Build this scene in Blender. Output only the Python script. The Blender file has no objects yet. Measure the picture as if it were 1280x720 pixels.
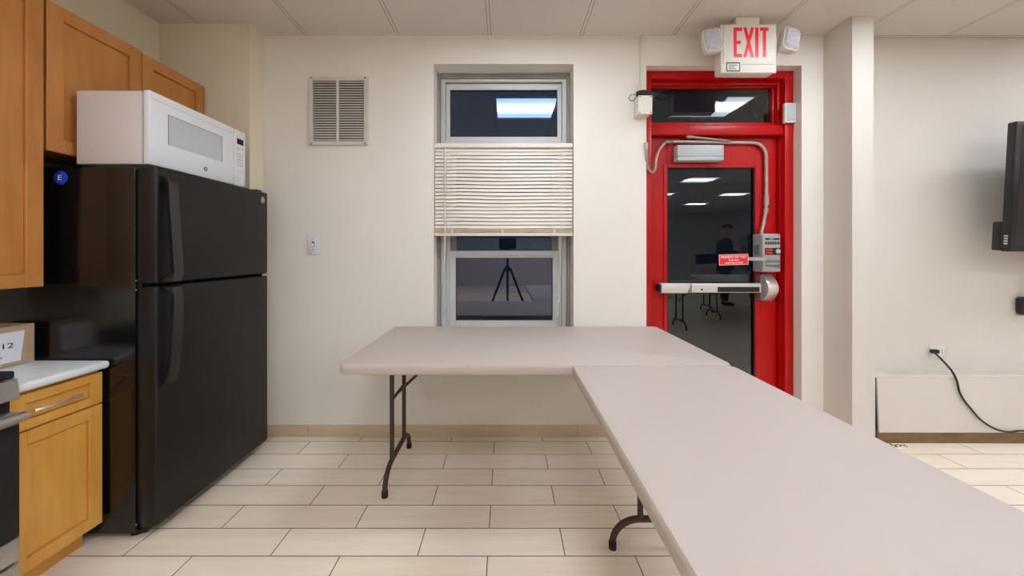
import bpy, bmesh, math, random
from mathutils import Vector, Matrix
random.seed(7)
scene = bpy.context.scene
COL = scene.collection
PI = math.pi
F = 456.0; HC = 1.26            # focal length in pixels (1280 wide), eye height
CEIL = 2.739
def PX(x, Y): return (x - 632.0) * Y / F
def PZ(y, Y): return HC - (y - 315.0) * Y / F

# ------------------------------------------------------------------ materials
def lin(c):
    c = c / 255.0
    return c / 12.92 if c <= 0.04045 else ((c + 0.055) / 1.055) ** 2.4
def rgb(r, g, b): return (lin(r), lin(g), lin(b), 1.0)
def nd(nt, typ, **kw):
    n = nt.nodes.new(typ)
    for k, v in kw.items(): setattr(n, k, v)
    return n
def mat(name, col, rough=0.5, metal=0.0, spec=0.5, var=0.0, vscale=(4, 4, 4), bump=0.0, bscale=200.0, emit=None, estr=0.0, coat=0.0):
    m = bpy.data.materials.new(name); m.use_nodes = True
    nt = m.node_tree; p = nt.nodes['Principled BSDF']
    p.inputs['Base Color'].default_value = col
    p.inputs['Roughness'].default_value = rough
    p.inputs['Metallic'].default_value = metal
    p.inputs['Specular IOR Level'].default_value = spec
    p.inputs['Coat Weight'].default_value = coat
    if emit:
        p.inputs['Emission Color'].default_value = emit
        p.inputs['Emission Strength'].default_value = estr
    tc = nd(nt, 'ShaderNodeTexCoord')
    if var > 0:
        mp = nd(nt, 'ShaderNodeMapping'); mp.inputs['Scale'].default_value = vscale
        nt.links.new(tc.outputs['Object'], mp.inputs['Vector'])
        no = nd(nt, 'ShaderNodeTexNoise'); no.inputs['Scale'].default_value = 1.0
        no.inputs['Detail'].default_value = 5.0
        nt.links.new(mp.outputs['Vector'], no.inputs['Vector'])
        ra = nd(nt, 'ShaderNodeValToRGB')
        ra.color_ramp.elements[0].position = 0.3; ra.color_ramp.elements[1].position = 0.7
        ra.color_ramp.elements[0].color = tuple(c * (1 - var) for c in col[:3]) + (1,)
        ra.color_ramp.elements[1].color = tuple(min(1, c * (1 + var)) for c in col[:3]) + (1,)
        nt.links.new(no.outputs['Fac'], ra.inputs['Fac'])
        nt.links.new(ra.outputs['Color'], p.inputs['Base Color'])
    if bump > 0:
        n2 = nd(nt, 'ShaderNodeTexNoise'); n2.inputs['Scale'].default_value = bscale; n2.inputs['Detail'].default_value = 3.0
        nt.links.new(tc.outputs['Object'], n2.inputs['Vector'])
        bp = nd(nt, 'ShaderNodeBump'); bp.inputs['Strength'].default_value = bump; bp.inputs['Distance'].default_value = 0.002
        nt.links.new(n2.outputs['Fac'], bp.inputs['Height'])
        nt.links.new(bp.outputs['Normal'], p.inputs['Normal'])
    return m
def glass_mat(name, tint, refl_col, fac):
    m = bpy.data.materials.new(name); m.use_nodes = True
    nt = m.node_tree; nt.nodes.clear()
    out = nd(nt, 'ShaderNodeOutputMaterial'); mx = nd(nt, 'ShaderNodeMixShader')
    tr = nd(nt, 'ShaderNodeBsdfTransparent'); tr.inputs['Color'].default_value = tint
    gl = nd(nt, 'ShaderNodeBsdfGlossy'); gl.inputs['Color'].default_value = refl_col; gl.inputs['Roughness'].default_value = 0.0
    lw = nd(nt, 'ShaderNodeFresnel'); lw.inputs['IOR'].default_value = 1.5
    ad = nd(nt, 'ShaderNodeMath', operation='ADD'); ad.inputs[1].default_value = fac; ad.use_clamp = True
    nt.links.new(lw.outputs['Fac'], ad.inputs[0])
    nt.links.new(ad.outputs[0], mx.inputs['Fac'])
    nt.links.new(tr.outputs[0], mx.inputs[1]); nt.links.new(gl.outputs[0], mx.inputs[2])
    nt.links.new(mx.outputs[0], out.inputs['Surface'])
    return m
def wood_mat(name, c1, c2, axis='z', rough=0.38):
    m = bpy.data.materials.new(name); m.use_nodes = True
    nt = m.node_tree; p = nt.nodes['Principled BSDF']
    tc = nd(nt, 'ShaderNodeTexCoord'); mp = nd(nt, 'ShaderNodeMapping')
    mp.inputs['Scale'].default_value = {'z': (14, 14, 1.6), 'y': (14, 1.6, 14)}[axis]
    nt.links.new(tc.outputs['Object'], mp.inputs['Vector'])
    n1 = nd(nt, 'ShaderNodeTexNoise'); n1.inputs['Scale'].default_value = 1.4; n1.inputs['Detail'].default_value = 6; n1.inputs['Distortion'].default_value = 0.6
    nt.links.new(mp.outputs[0], n1.inputs['Vector'])
    n2 = nd(nt, 'ShaderNodeTexNoise'); n2.inputs['Scale'].default_value = 3.5; n2.inputs['Detail'].default_value = 3
    nt.links.new(tc.outputs['Object'], n2.inputs['Vector'])
    ad = nd(nt, 'ShaderNodeMath', operation='ADD'); nt.links.new(n1.outputs['Fac'], ad.inputs[0]); nt.links.new(n2.outputs['Fac'], ad.inputs[1])
    mu = nd(nt, 'ShaderNodeMath', operation='MULTIPLY'); mu.inputs[1].default_value = 0.5; nt.links.new(ad.outputs[0], mu.inputs[0])
    ra = nd(nt, 'ShaderNodeValToRGB')
    ra.color_ramp.elements[0].position = 0.36; ra.color_ramp.elements[0].color = c1
    ra.color_ramp.elements[1].position = 0.64; ra.color_ramp.elements[1].color = c2
    nt.links.new(mu.outputs[0], ra.inputs['Fac']); nt.links.new(ra.outputs['Color'], p.inputs['Base Color'])
    p.inputs['Roughness'].default_value = rough
    return m
def floor_mat():
    m = bpy.data.materials.new('floor_tile'); m.use_nodes = True
    nt = m.node_tree; p = nt.nodes['Principled BSDF']
    tc = nd(nt, 'ShaderNodeTexCoord'); mp = nd(nt, 'ShaderNodeMapping')
    BW, RH = 0.6115, 0.1522
    mp.inputs['Location'].default_value = (0.0745 + 50 * BW, -2.425 + 100 * RH, 0)
    nt.links.new(tc.outputs['Object'], mp.inputs['Vector'])
    br = nd(nt, 'ShaderNodeTexBrick')
    br.offset = 0.475; br.offset_frequency = 2; br.squash = 1.0
    br.inputs['Scale'].default_value = 1.0
    br.inputs['Mortar Size'].default_value = 0.0021
    br.inputs['Mortar Smooth'].default_value = 0.1
    br.inputs['Bias'].default_value = 0.0
    br.inputs['Brick Width'].default_value = BW; br.inputs['Row Height'].default_value = RH
    br.inputs['Color1'].default_value = rgb(238, 224, 204)
    br.inputs['Color2'].default_value = rgb(243, 231, 214)
    br.inputs['Mortar'].default_value = rgb(70, 58, 46)
    nt.links.new(mp.outputs[0], br.inputs['Vector'])
    m2 = nd(nt, 'ShaderNodeMapping'); m2.inputs['Scale'].default_value = (1.3, 16, 1)
    nt.links.new(tc.outputs['Object'], m2.inputs['Vector'])
    no = nd(nt, 'ShaderNodeTexNoise'); no.inputs['Scale'].default_value = 1.6; no.inputs['Detail'].default_value = 5
    nt.links.new(m2.outputs[0], no.inputs['Vector'])
    ra = nd(nt, 'ShaderNodeValToRGB')
    ra.color_ramp.elements[0].position = 0.3; ra.color_ramp.elements[0].color = (0.92, 0.90, 0.87, 1)
    ra.color_ramp.elements[1].position = 0.62; ra.color_ramp.elements[1].color = (1, 1, 1, 1)
    nt.links.new(no.outputs['Fac'], ra.inputs['Fac'])
    mx = nd(nt, 'ShaderNodeMixRGB', blend_type='MULTIPLY'); mx.inputs['Fac'].default_value = 1.0
    nt.links.new(br.outputs['Color'], mx.inputs['Color1']); nt.links.new(ra.outputs['Color'], mx.inputs['Color2'])
    nt.links.new(mx.outputs[0], p.inputs['Base Color'])
    p.inputs['Roughness'].default_value = 0.42; p.inputs['Specular IOR Level'].default_value = 0.35
    bp = nd(nt, 'ShaderNodeBump'); bp.inputs['Strength'].default_value = 0.3; bp.inputs['Distance'].default_value = 0.001; bp.invert = True
    nt.links.new(br.outputs['Fac'], bp.inputs['Height']); nt.links.new(bp.outputs[0], p.inputs['Normal'])
    return m
def ceiling_mat():
    m = bpy.data.materials.new('ceiling_tiles'); m.use_nodes = True
    nt = m.node_tree; p = nt.nodes['Principled BSDF']
    tc = nd(nt, 'ShaderNodeTexCoord'); sp = nd(nt, 'ShaderNodeSeparateXYZ')
    nt.links.new(tc.outputs['Object'], sp.inputs[0])
    def edge(sock, off, lo, hi):
        a = nd(nt, 'ShaderNodeMath', operation='ADD'); a.inputs[1].default_value = off + 62.5; nt.links.new(sock, a.inputs[0])
        b = nd(nt, 'ShaderNodeMath', operation='MODULO'); b.inputs[1].default_value = 0.625; nt.links.new(a.outputs[0], b.inputs[0])
        c = nd(nt, 'ShaderNodeMath', operation='SUBTRACT'); c.inputs[1].default_value = 0.3125; nt.links.new(b.outputs[0], c.inputs[0])
        d = nd(nt, 'ShaderNodeMath', operation='ABSOLUTE'); nt.links.new(c.outputs[0], d.inputs[0])   # distance from seam
        e = nd(nt, 'ShaderNodeMath', operation='GREATER_THAN'); e.inputs[1].default_value = lo; nt.links.new(d.outputs[0], e.inputs[0])
        f = nd(nt, 'ShaderNodeMath', operation='LESS_THAN'); f.inputs[1].default_value = hi; nt.links.new(d.outputs[0], f.inputs[0])
        g = nd(nt, 'ShaderNodeMath', operation='MULTIPLY'); nt.links.new(e.outputs[0], g.inputs[0]); nt.links.new(f.outputs[0], g.inputs[1])
        return g.outputs[0]
    ex = edge(sp.outputs['X'], 0.109 + 0.3125, 0.0090, 0.0118)
    ey = edge(sp.outputs['Y'], -1.255 + 0.3125, 0.0090, 0.0118)
    mxv = nd(nt, 'ShaderNodeMath', operation='MAXIMUM'); nt.links.new(ex, mxv.inputs[0]); nt.links.new(ey, mxv.inputs[1])
    no = nd(nt, 'ShaderNodeTexNoise'); no.inputs['Scale'].default_value = 260; no.inputs['Detail'].default_value = 2
    nt.links.new(tc.outputs['Object'], no.inputs['Vector'])
    ra = nd(nt, 'ShaderNodeValToRGB')
    ra.color_ramp.elements[0].position = 0.3; ra.color_ramp.elements[0].color = rgb(204, 197, 191)
    ra.color_ramp.elements[1].position = 0.65; ra.color_ramp.elements[1].color = rgb(214, 208, 203)
    nt.links.new(no.outputs['Fac'], ra.inputs['Fac'])
    mx = nd(nt, 'ShaderNodeMixRGB'); mx.inputs['Color2'].default_value = rgb(92, 80, 70)
    nt.links.new(mxv.outputs[0], mx.inputs['Fac']); nt.links.new(ra.outputs['Color'], mx.inputs['Color1'])
    nt.links.new(mx.outputs[0], p.inputs['Base Color'])
    p.inputs['Roughness'].default_value = 0.9; p.inputs['Specular IOR Level'].default_value = 0.1
    return m

M = {}
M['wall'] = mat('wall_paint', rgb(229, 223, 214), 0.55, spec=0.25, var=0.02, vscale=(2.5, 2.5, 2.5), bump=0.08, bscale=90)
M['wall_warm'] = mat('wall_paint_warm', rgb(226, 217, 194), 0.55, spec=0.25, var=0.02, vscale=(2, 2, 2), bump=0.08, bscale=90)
M['wall_dimmed'] = mat('wall_paint_dimmed', rgb(212, 205, 196), 0.55, spec=0.25, var=0.02, vscale=(2.5, 2.5, 2.5), bump=0.08, bscale=90)  # same wall paint, darkened to offset strong lamp light on pillar and right wall
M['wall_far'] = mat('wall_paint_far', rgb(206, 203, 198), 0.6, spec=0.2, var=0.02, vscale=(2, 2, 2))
M['floor'] = floor_mat()
M['ceil'] = ceiling_mat()
M['base'] = mat('base_tile', rgb(205, 184, 154), 0.4, var=0.06, vscale=(3, 3, 40))
M['grout'] = mat('base_grout', rgb(120, 103, 84), 0.8)
M['red'] = mat('red_gloss_paint', rgb(176, 5, 7), 0.34, spec=0.3, var=0.10, vscale=(3, 3, 3), bump=0.25, bscale=28)
M['redsign'] = mat('red_sign_enamel', rgb(214, 40, 28), 0.35)
M['exitred'] = mat('exit_letter_red', rgb(226, 18, 46), 0.3, emit=rgb(226, 18, 46), estr=0.12)
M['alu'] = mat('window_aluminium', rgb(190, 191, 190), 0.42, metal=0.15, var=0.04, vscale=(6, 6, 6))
M['alu_dark'] = mat('window_aluminium_dark', rgb(138, 134, 127), 0.6, var=0.15, vscale=(10, 10, 4))  # darker brown-grey metal of the liner and upper sash
M['gasket'] = mat('dark_gasket', rgb(30, 30, 33), 0.6)
M['blind'] = mat('blind_slat', rgb(228, 218, 208), 0.45, var=0.02)
M['blind_dirty'] = mat('blind_rail', rgb(205, 186, 162), 0.5, var=0.14, vscale=(12, 12, 30))
M['cord'] = mat('blind_cord', rgb(222, 212, 198), 0.7)
M['winglass'] = glass_mat('window_glass', (0.55, 0.6, 0.7, 1), (0.52, 0.72, 1.0, 1), 0.075)
M['winglass_low'] = glass_mat('window_glass_lower', (0.55, 0.6, 0.7, 1), (0.86, 0.86, 1.0, 1), 0.10)
M['doorglass'] = glass_mat('door_glass', (0.5, 0.52, 0.52, 1), (0.95, 1.0, 0.98, 1), 0.012)
M['vent'] = mat('vent_metal', rgb(206, 200, 194), 0.45, var=0.05, vscale=(12, 12, 12))
M['ventdark'] = mat('vent_duct', rgb(92, 83, 74), 0.9, var=0.2, vscale=(14, 14, 14))
M['plastic_white'] = mat('white_plastic', rgb(232, 231, 232), 0.35)
M['plate'] = mat('switch_plate_plastic', rgb(222, 221, 226), 0.35)
M['offwhite'] = mat('off_white_plastic', rgb(220, 215, 205), 0.45)
M['greyplate'] = mat('grey_plate', rgb(176, 184, 186), 0.4)
M['dark'] = mat('dark_slot', rgb(22, 21, 21), 0.7)
M['fridge'] = mat('fridge_gloss_black', rgb(17, 15, 15), 0.16, spec=0.55, bump=0.12, bscale=160)
M['fridge_door'] = mat('fridge_textured_black', rgb(27, 25, 25), 0.38, spec=0.3, var=0.22, vscale=(2.2, 2.2, 3.5), bump=0.15, bscale=420)
M['fridge_edge'] = mat('fridge_door_edge', rgb(26, 25, 26), 0.2, spec=0.6)
M['chrome'] = mat('chrome', rgb(205, 205, 205), 0.18, metal=1.0)
M['steel'] = mat('brushed_steel', rgb(190, 188, 184), 0.34, metal=0.85, var=0.05, vscale=(2, 60, 60))
M['handle'] = mat('satin_nickel', rgb(212, 206, 200), 0.3, metal=0.7)
M['barsteel'] = mat('bar_aluminium', rgb(205, 202, 198), 0.38, metal=0.35)
M['micro_side'] = mat('microwave_side', rgb(214, 207, 205), 0.42, spec=0.4)
M['micro'] = mat('microwave_white', rgb(233, 236, 240), 0.28)
M['micro_win'] = mat('microwave_window', rgb(196, 203, 207), 0.22, var=0.03, vscale=(200, 200, 200))
M['keys'] = mat('keypad_grey', rgb(186, 189, 193), 0.5)
M['logo'] = mat('emblem_grey', rgb(120, 120, 124), 0.35)
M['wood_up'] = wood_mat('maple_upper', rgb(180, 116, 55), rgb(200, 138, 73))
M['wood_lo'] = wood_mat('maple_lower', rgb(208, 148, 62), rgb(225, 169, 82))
M['wood_in'] = mat('maple_shadow_gap', rgb(96, 54, 22), 0.6)
M['counter'] = mat('laminate_counter', rgb(234, 237, 240), 0.35, var=0.03, vscale=(40, 40, 40))
M['cardboard'] = mat('cardboard', rgb(190, 160, 130), 0.85, var=0.06, vscale=(8, 8, 30))
M['paper'] = mat('label_paper', rgb(236, 240, 244), 0.6)
M['ink'] = mat('black_ink', rgb(34, 34, 38), 0.6)
M['blue'] = mat('blue_magnet', rgb(24, 66, 190), 0.3)
M['table'] = mat('table_plastic', rgb(187, 175, 167), 0.5, spec=0.2, var=0.015, vscale=(3, 3, 3), bump=0.12, bscale=500)
M['table_edge'] = mat('table_plastic_edge', rgb(200, 180, 160), 0.5, spec=0.3)
M['leg'] = mat('brown_leg_enamel', rgb(58, 42, 36), 0.4, var=0.1, vscale=(20, 20, 20))
M['rubber'] = mat('black_rubber', rgb(24, 21, 20), 0.7)
M['tv'] = mat('tv_black', rgb(24, 22, 24), 0.3)
M['tvscreen'] = mat('tv_screen', rgb(38, 32, 34), 0.25)
M['cable'] = mat('black_cable', rgb(26, 25, 25), 0.5)
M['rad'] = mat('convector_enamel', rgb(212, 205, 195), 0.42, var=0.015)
M['radgrille'] = mat('convector_grille', rgb(188, 183, 176), 0.55)
M['radbase'] = mat('convector_base', rgb(126, 98, 68), 0.8, var=0.2, vscale=(9, 9, 20))
M['rubble'] = mat('broken_plaster', rgb(150, 118, 76), 0.95, var=0.3, vscale=(30, 30, 30))
M['alarm'] = mat('alarm_grey', rgb(158, 157, 155), 0.4)
M['alarmdark'] = mat('alarm_grey_dark', rgb(112, 112, 112), 0.45)
M['conduit'] = mat('conduit_grey', rgb(172, 160, 150), 0.4, metal=0.3)
M['flex'] = mat('flexible_conduit', rgb(165, 150, 140), 0.4, metal=0.4)
M['lens'] = mat('lamp_lens', rgb(188, 188, 194), 0.2, var=0.16, vscale=(40, 40, 40), bump=0.6, bscale=120)
M['lightframe'] = mat('light_frame', rgb(230, 230, 228), 0.5)
M['light'] = mat('light_diffuser', rgb(240, 240, 240), 0.5, emit=(0.915, 0.985, 1.095, 1), estr=16.8)
def light_mat():
    m = M['light']; nt = m.node_tree; p = nt.nodes['Principled BSDF']
    tc = nd(nt, 'ShaderNodeTexCoord'); sp = nd(nt, 'ShaderNodeSeparateXYZ'); nt.links.new(tc.outputs['Object'], sp.inputs[0])
    def mth(op, a, b=None):
        n = nd(nt, 'ShaderNodeMath', operation=op)
        for i, v in enumerate((a, b)):
            if v is None: continue
            if isinstance(v, (int, float)): n.inputs[i].default_value = v
            else: nt.links.new(v, n.inputs[i])
        return n.outputs[0]
    d = mth('MULTIPLY', sp.outputs['Y'], 1 / 0.085); g = mth('EXPONENT', mth('MULTIPLY', mth('MULTIPLY', d, d), -1.0))   # the tubes glow behind the middle
    nt.links.new(mth('ADD', mth('MULTIPLY', g, 36.0), 6.0), p.inputs['Emission Strength'])
light_mat()
M['asphalt'] = mat('night_pavement', rgb(40, 42, 46), 0.9, var=0.2, vscale=(3, 3, 3))
M['skin'] = mat('skin', rgb(178, 132, 108), 0.55)
M['jacket'] = mat('black_jacket', rgb(22, 22, 25), 0.85)
M['trouser'] = mat('dark_trousers', rgb(30, 30, 36), 0.85)
M['hair'] = mat('dark_hair', rgb(30, 24, 20), 0.7)

# ------------------------------------------------------------------ mesh helpers
class MB:
    def __init__(s): s.bm = bmesh.new()
    def _merge(s, b):
        me = bpy.data.meshes.new('t'); b.to_mesh(me); b.free(); s.bm.from_mesh(me); bpy.data.meshes.remove(me); return s
    def box(s, x0, x1, y0, y1, z0, z1, bev=0.0, seg=2, mtx=None):
        b = bmesh.new()
        bmesh.ops.create_cube(b, size=1.0)
        for v in b.verts:
            v.co = Vector(((x0 + x1) / 2 + v.co.x * (x1 - x0), (y0 + y1) / 2 + v.co.y * (y1 - y0), (z0 + z1) / 2 + v.co.z * (z1 - z0)))
        if bev > 0:
            bmesh.ops.bevel(b, geom=list(b.edges), offset=bev, segments=seg, profile=0.5, affect='EDGES', clamp_overlap=True)
        if mtx: bmesh.ops.transform(b, matrix=mtx, verts=b.verts)
        return s._merge(b)
    def tube(s, pts, r, seg=10, cap=True, rs=None):
        b = bmesh.new(); pts = [Vector(p) for p in pts]; n = len(pts); rings = []
        t0 = (pts[1] - pts[0]).normalized()
        ref = Vector((0, 0, 1)) if abs(t0.z) < 0.9 else Vector((1, 0, 0))
        u = t0.cross(ref).normalized()
        for i, p in enumerate(pts):
            if i == 0: t = t0
            elif i == n - 1: t = (pts[-1] - pts[-2]).normalized()
            else: t = ((pts[i + 1] - p).normalized() + (p - pts[i - 1]).normalized()).normalized()
            u = (u - t * u.dot(t)).normalized(); w = t.cross(u)
            rr = rs[i] if rs else r
            rings.append([b.verts.new(p + (u * math.cos(2 * PI * k / seg) + w * math.sin(2 * PI * k / seg)) * rr) for k in range(seg)])
        for i in range(n - 1):
            for k in range(seg):
                b.faces.new((rings[i][k], rings[i][(k + 1) % seg], rings[i + 1][(k + 1) % seg], rings[i + 1][k]))
        if cap:
            b.faces.new(rings[0][::-1]); b.faces.new(rings[-1])
        return s._merge(b)
    def prism(s, poly, axis, a0, a1, bev=0.0, seg=2):
        # poly in the two other axes (order: x->(y,z), y->(x,z), z->(x,y))
        b = bmesh.new()
        def mk(p, a):
            if axis == 'x': return (a, p[0], p[1])
            if axis == 'y': return (p[0], a, p[1])
            return (p[0], p[1], a)
        A = [b.verts.new(mk(p, a0)) for p in poly]; B = [b.verts.new(mk(p, a1)) for p in poly]
        n = len(poly)
        b.faces.new(A); b.faces.new(B[::-1])
        for i in range(n): b.faces.new((A[i], B[i], B[(i + 1) % n], A[(i + 1) % n]))
        bmesh.ops.recalc_face_normals(b, faces=b.faces)
        if bev > 0: bmesh.ops.bevel(b, geom=list(b.edges), offset=bev, segments=seg, profile=0.5, affect='EDGES', clamp_overlap=True)
        return s._merge(b)
    def disc(s, c, r, axis, th, seg=28, bev=0.0):
        poly = [(math.cos(2 * PI * k / seg) * r, math.sin(2 * PI * k / seg) * r) for k in range(seg)]
        c = Vector(c); o = {'x': (c.y, c.z, c.x), 'y': (c.x, c.z, c.y), 'z': (c.x, c.y, c.z)}[axis]
        return s.prism([(p[0] + o[0], p[1] + o[1]) for p in poly], axis, o[2] - th / 2, o[2] + th / 2, bev)
    def ring(s, c, r, w, axis, th, seg=28):
        c = Vector(c); pts = []
        for k in range(seg + 1):
            a = 2 * PI * k / seg
            d = {'x': Vector((0, math.cos(a), math.sin(a))), 'y': Vector((math.cos(a), 0, math.sin(a))), 'z': Vector((math.cos(a), math.sin(a), 0))}[axis]
            pts.append(c + d * r)
        return s.tube(pts, w, 6, cap=False)
WP = {}
def obj(name, mb, m, parent=None, center=True):
    bm = mb.bm if isinstance(mb, MB) else mb
    bmesh.ops.recalc_face_normals(bm, faces=bm.faces)
    for f in bm.faces: f.smooth = True
    for e in bm.edges:
        if len(e.link_faces) == 2 and e.calc_face_angle(0) > 0.6: e.smooth = False
    c = Vector((0, 0, 0))
    if center and len(bm.verts):
        lo = Vector([min(v.co[i] for v in bm.verts) for i in range(3)]); hi = Vector([max(v.co[i] for v in bm.verts) for i in range(3)])
        c = (lo + hi) / 2
        if parent is None: c.z = lo.z
        bmesh.ops.translate(bm, vec=-c, verts=bm.verts)
    me = bpy.data.meshes.new(name); bm.to_mesh(me); bm.free()
    me.materials.append(m)
    o = bpy.data.objects.new(name, me); COL.objects.link(o)
    pw = WP.get(parent.name, Vector((0, 0, 0))) if parent else Vector((0, 0, 0))
    if parent: o.parent = parent
    o.location = c - pw
    WP[o.name] = c.copy()
    return o
def tag(o, label, cat, group=None):
    o['label'] = label; o['category'] = cat
    if group: o['group'] = group
    return o
def thing(name, label, cat, loc, group=None):
    o = bpy.data.objects.new(name, None); COL.objects.link(o); o.location = loc; o.empty_display_size = 0.1
    WP[o.name] = Vector(loc)
    return tag(o, label, cat, group)
def structure(o): o['kind'] = 'structure'; return o
def struct_root(name, loc):
    o = bpy.data.objects.new(name, None); COL.objects.link(o); o.location = loc; WP[o.name] = Vector(loc); o.empty_display_size = 0.1
    return structure(o)
def copy_tree(o, parent=None):
    c = o.copy(); COL.objects.link(c)
    if parent: c.parent = parent
    for ch in list(o.children): copy_tree(ch, c)
    return c
def text(name, s, width, height, origin, right, up, m, parent, depth=0.0006):
    """lettering fitted into width x height, centred on origin"""
    cu = bpy.data.curves.new('txt', 'FONT'); cu.body = s; cu.align_x = 'CENTER'; cu.resolution_u = 4
    to = bpy.data.objects.new('txt', cu); COL.objects.link(to)
    dg = bpy.context.evaluated_depsgraph_get(); dg.update()
    me = bpy.data.meshes.new_from_object(to.evaluated_get(dg))
    bpy.data.objects.remove(to); bpy.data.curves.remove(cu)
    bm = bmesh.new(); bm.from_mesh(me); bpy.data.meshes.remove(me)
    xs = [v.co.x for v in bm.verts]; ys = [v.co.y for v in bm.verts]
    cx, cy = (min(xs) + max(xs)) / 2, (min(ys) + max(ys)) / 2
    sx = width / (max(xs) - min(xs)); sy = height / (max(ys) - min(ys))
    right = Vector(right).normalized(); up = Vector(up).normalized(); nrm = right.cross(up)
    for v in bm.verts:
        v.co = Vector(origin) + right * (v.co.x - cx) * sx + up * (v.co.y - cy) * sy
    r = bmesh.ops.extrude_face_region(bm, geom=list(bm.faces))
    bmesh.ops.translate(bm, vec=nrm * depth, verts=[g for g in r['geom'] if isinstance(g, bmesh.types.BMVert)])
    return obj(name, bm, m, parent)
def arc(c, r, a0, a1, n, plane):
    out = []
    for i in range(n + 1):
        a = math.radians(a0 + (a1 - a0) * i / n); u, v = r * math.cos(a), r * math.sin(a)
        out.append({'xz': (c[0] + u, c[1], c[2] + v), 'yz': (c[0], c[1] + u, c[2] + v), 'xy': (c[0] + u, c[1] + v, c[2])}[plane])
    return out
def smooth_path(pts, n=6):
    P = [Vector(p) for p in pts]; out = []
    for i in range(len(P) - 1):
        p0 = P[max(0, i - 1)]; p1 = P[i]; p2 = P[i + 1]; p3 = P[min(len(P) - 1, i + 2)]
        for k in range(n):
            t = k / n
            out.append(0.5 * ((2 * p1) + (p2 - p0) * t + (2 * p0 - 5 * p1 + 4 * p2 - p3) * t * t + (3 * p1 - p0 - 3 * p2 + p3) * t ** 3))
    out.append(P[-1]); return out

# ------------------------------------------------------------------ room shell
WY = 2.493; XL = -2.242; XR = 8.4; YF = -8.6
mb = MB(); mb.box(XL - 0.1, XR + 0.1, YF - 0.1, 2.9, -0.1, 0.0); structure(obj('floor', mb, M['floor'], center=False))
mb = MB(); mb.box(XL - 0.1, XR + 0.1, YF - 0.1, 2.9, CEIL, CEIL + 0.1); structure(obj('ceiling', mb, M['ceil'], center=False))
WX0, WX1, WZ0, WZ1 = -0.492, 0.465, 0.62, 2.545
DX0, DX1, DZ1 = 0.962, 2.023, 2.534
mb = MB()
B = 2.78
mb.box(-1.657, WX0, WY, B, 0, CEIL); mb.box(WX0, WX1, WY, B, 0, WZ0); mb.box(WX0, WX1, WY, B, WZ1, CEIL)
mb.box(WX1, DX0, WY, B, 0, CEIL); mb.box(DX0, DX1, WY, B, DZ1, CEIL); mb.box(DX1, 2.172, WY, B, 0, CEIL)
structure(obj('wall_back', mb, M['wall'], center=False))
mb = MB(); mb.box(XL, -1.657, 2.362, B, 0, CEIL); structure(obj('wall_back_left', mb, M['wall_warm'], center=False))
mb = MB(); mb.box(2.172, 2.306, 2.286, B, 0, CEIL); structure(obj('wall_pillar', mb, M['wall_dimmed'], center=False))
mb = MB(); mb.box(2.306, XR, 2.516, B, 0, CEIL); structure(obj('wall_back_right', mb, M['wall_dimmed'], center=False))
mb = MB(); mb.box(XL - 0.1, XL, YF, B, 0, CEIL); structure(obj('wall_left', mb, M['wall_warm'], center=False))
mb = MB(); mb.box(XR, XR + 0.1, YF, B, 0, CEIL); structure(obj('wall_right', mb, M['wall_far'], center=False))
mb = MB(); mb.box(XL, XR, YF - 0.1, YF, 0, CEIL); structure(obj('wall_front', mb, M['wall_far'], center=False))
# tiled base along the back wall
mb = MB(); x = -1.655
for jx in (-1.344, -0.735, -0.125, 0.0 + 0.485, 0.96):
    mb.box(x, jx - 0.001, 2.484, WY, 0, 0.079, 0.0015, 1); x = jx + 0.001
structure(obj('baseboard_back', mb, M['base'], center=False))
# ground outside, in the dark
mb = MB(); mb.box(-6, 8, 2.95, 12, -0.2, -0.1); structure(obj('ground', mb, M['asphalt'], center=False))

# ------------------------------------------------------------------ window
win = struct_root('window_1', (-0.0135, 2.66, WZ0))
FY = 2.635
def frame_box(mb, x0, x1, z0, z1, l, r, b, t, y0, y1, bev=0.002):
    mb.box(x0, x0 + l, y0, y1, z0, z1, bev, 1); mb.box(x1 - r, x1, y0, y1, z0, z1, bev, 1)
    if t > 0: mb.box(x0 + l, x1 - r, y0, y1, z1 - t, z1, bev, 1)
    if b > 0: mb.box(x0 + l, x1 - r, y0, y1, z0, z0 + b, bev, 1)
ZT = PZ(96, FY)
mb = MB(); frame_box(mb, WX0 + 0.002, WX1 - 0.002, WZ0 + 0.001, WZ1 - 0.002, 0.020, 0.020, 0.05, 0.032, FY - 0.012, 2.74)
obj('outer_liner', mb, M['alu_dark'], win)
mb = MB(); frame_box(mb, WX0 + 0.023, WX1 - 0.023, WZ0 + 0.051, WZ1 - 0.035, 0.034, 0.034, 0.04, 0.022, FY, 2.73)
mb.box(WX0 + 0.057, WX1 - 0.057, FY + 0.002, 2.72, PZ(190, FY), PZ(176, FY), 0.002, 1)
mb.box(WX0 + 0.030, WX0 + 0.036, FY - 0.008, FY + 0.01, WZ0 + 0.051, WZ1 - 0.04)
mb.box(WX1 - 0.036, WX1 - 0.030, FY - 0.008, FY + 0.01, WZ0 + 0.051, WZ1 - 0.04)
mb.box(WX0 + 0.056, PX(563.5, 2.69), 2.662, 2.73, WZ0 + 0.09, PZ(190, 2.69), 0.002, 1)
mb.box(PX(697, 2.69), WX1 - 0.056, 2.662, 2.73, WZ0 + 0.09, PZ(190, 2.69), 0.002, 1)
obj('window_frame', mb, M['alu'], win)
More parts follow.
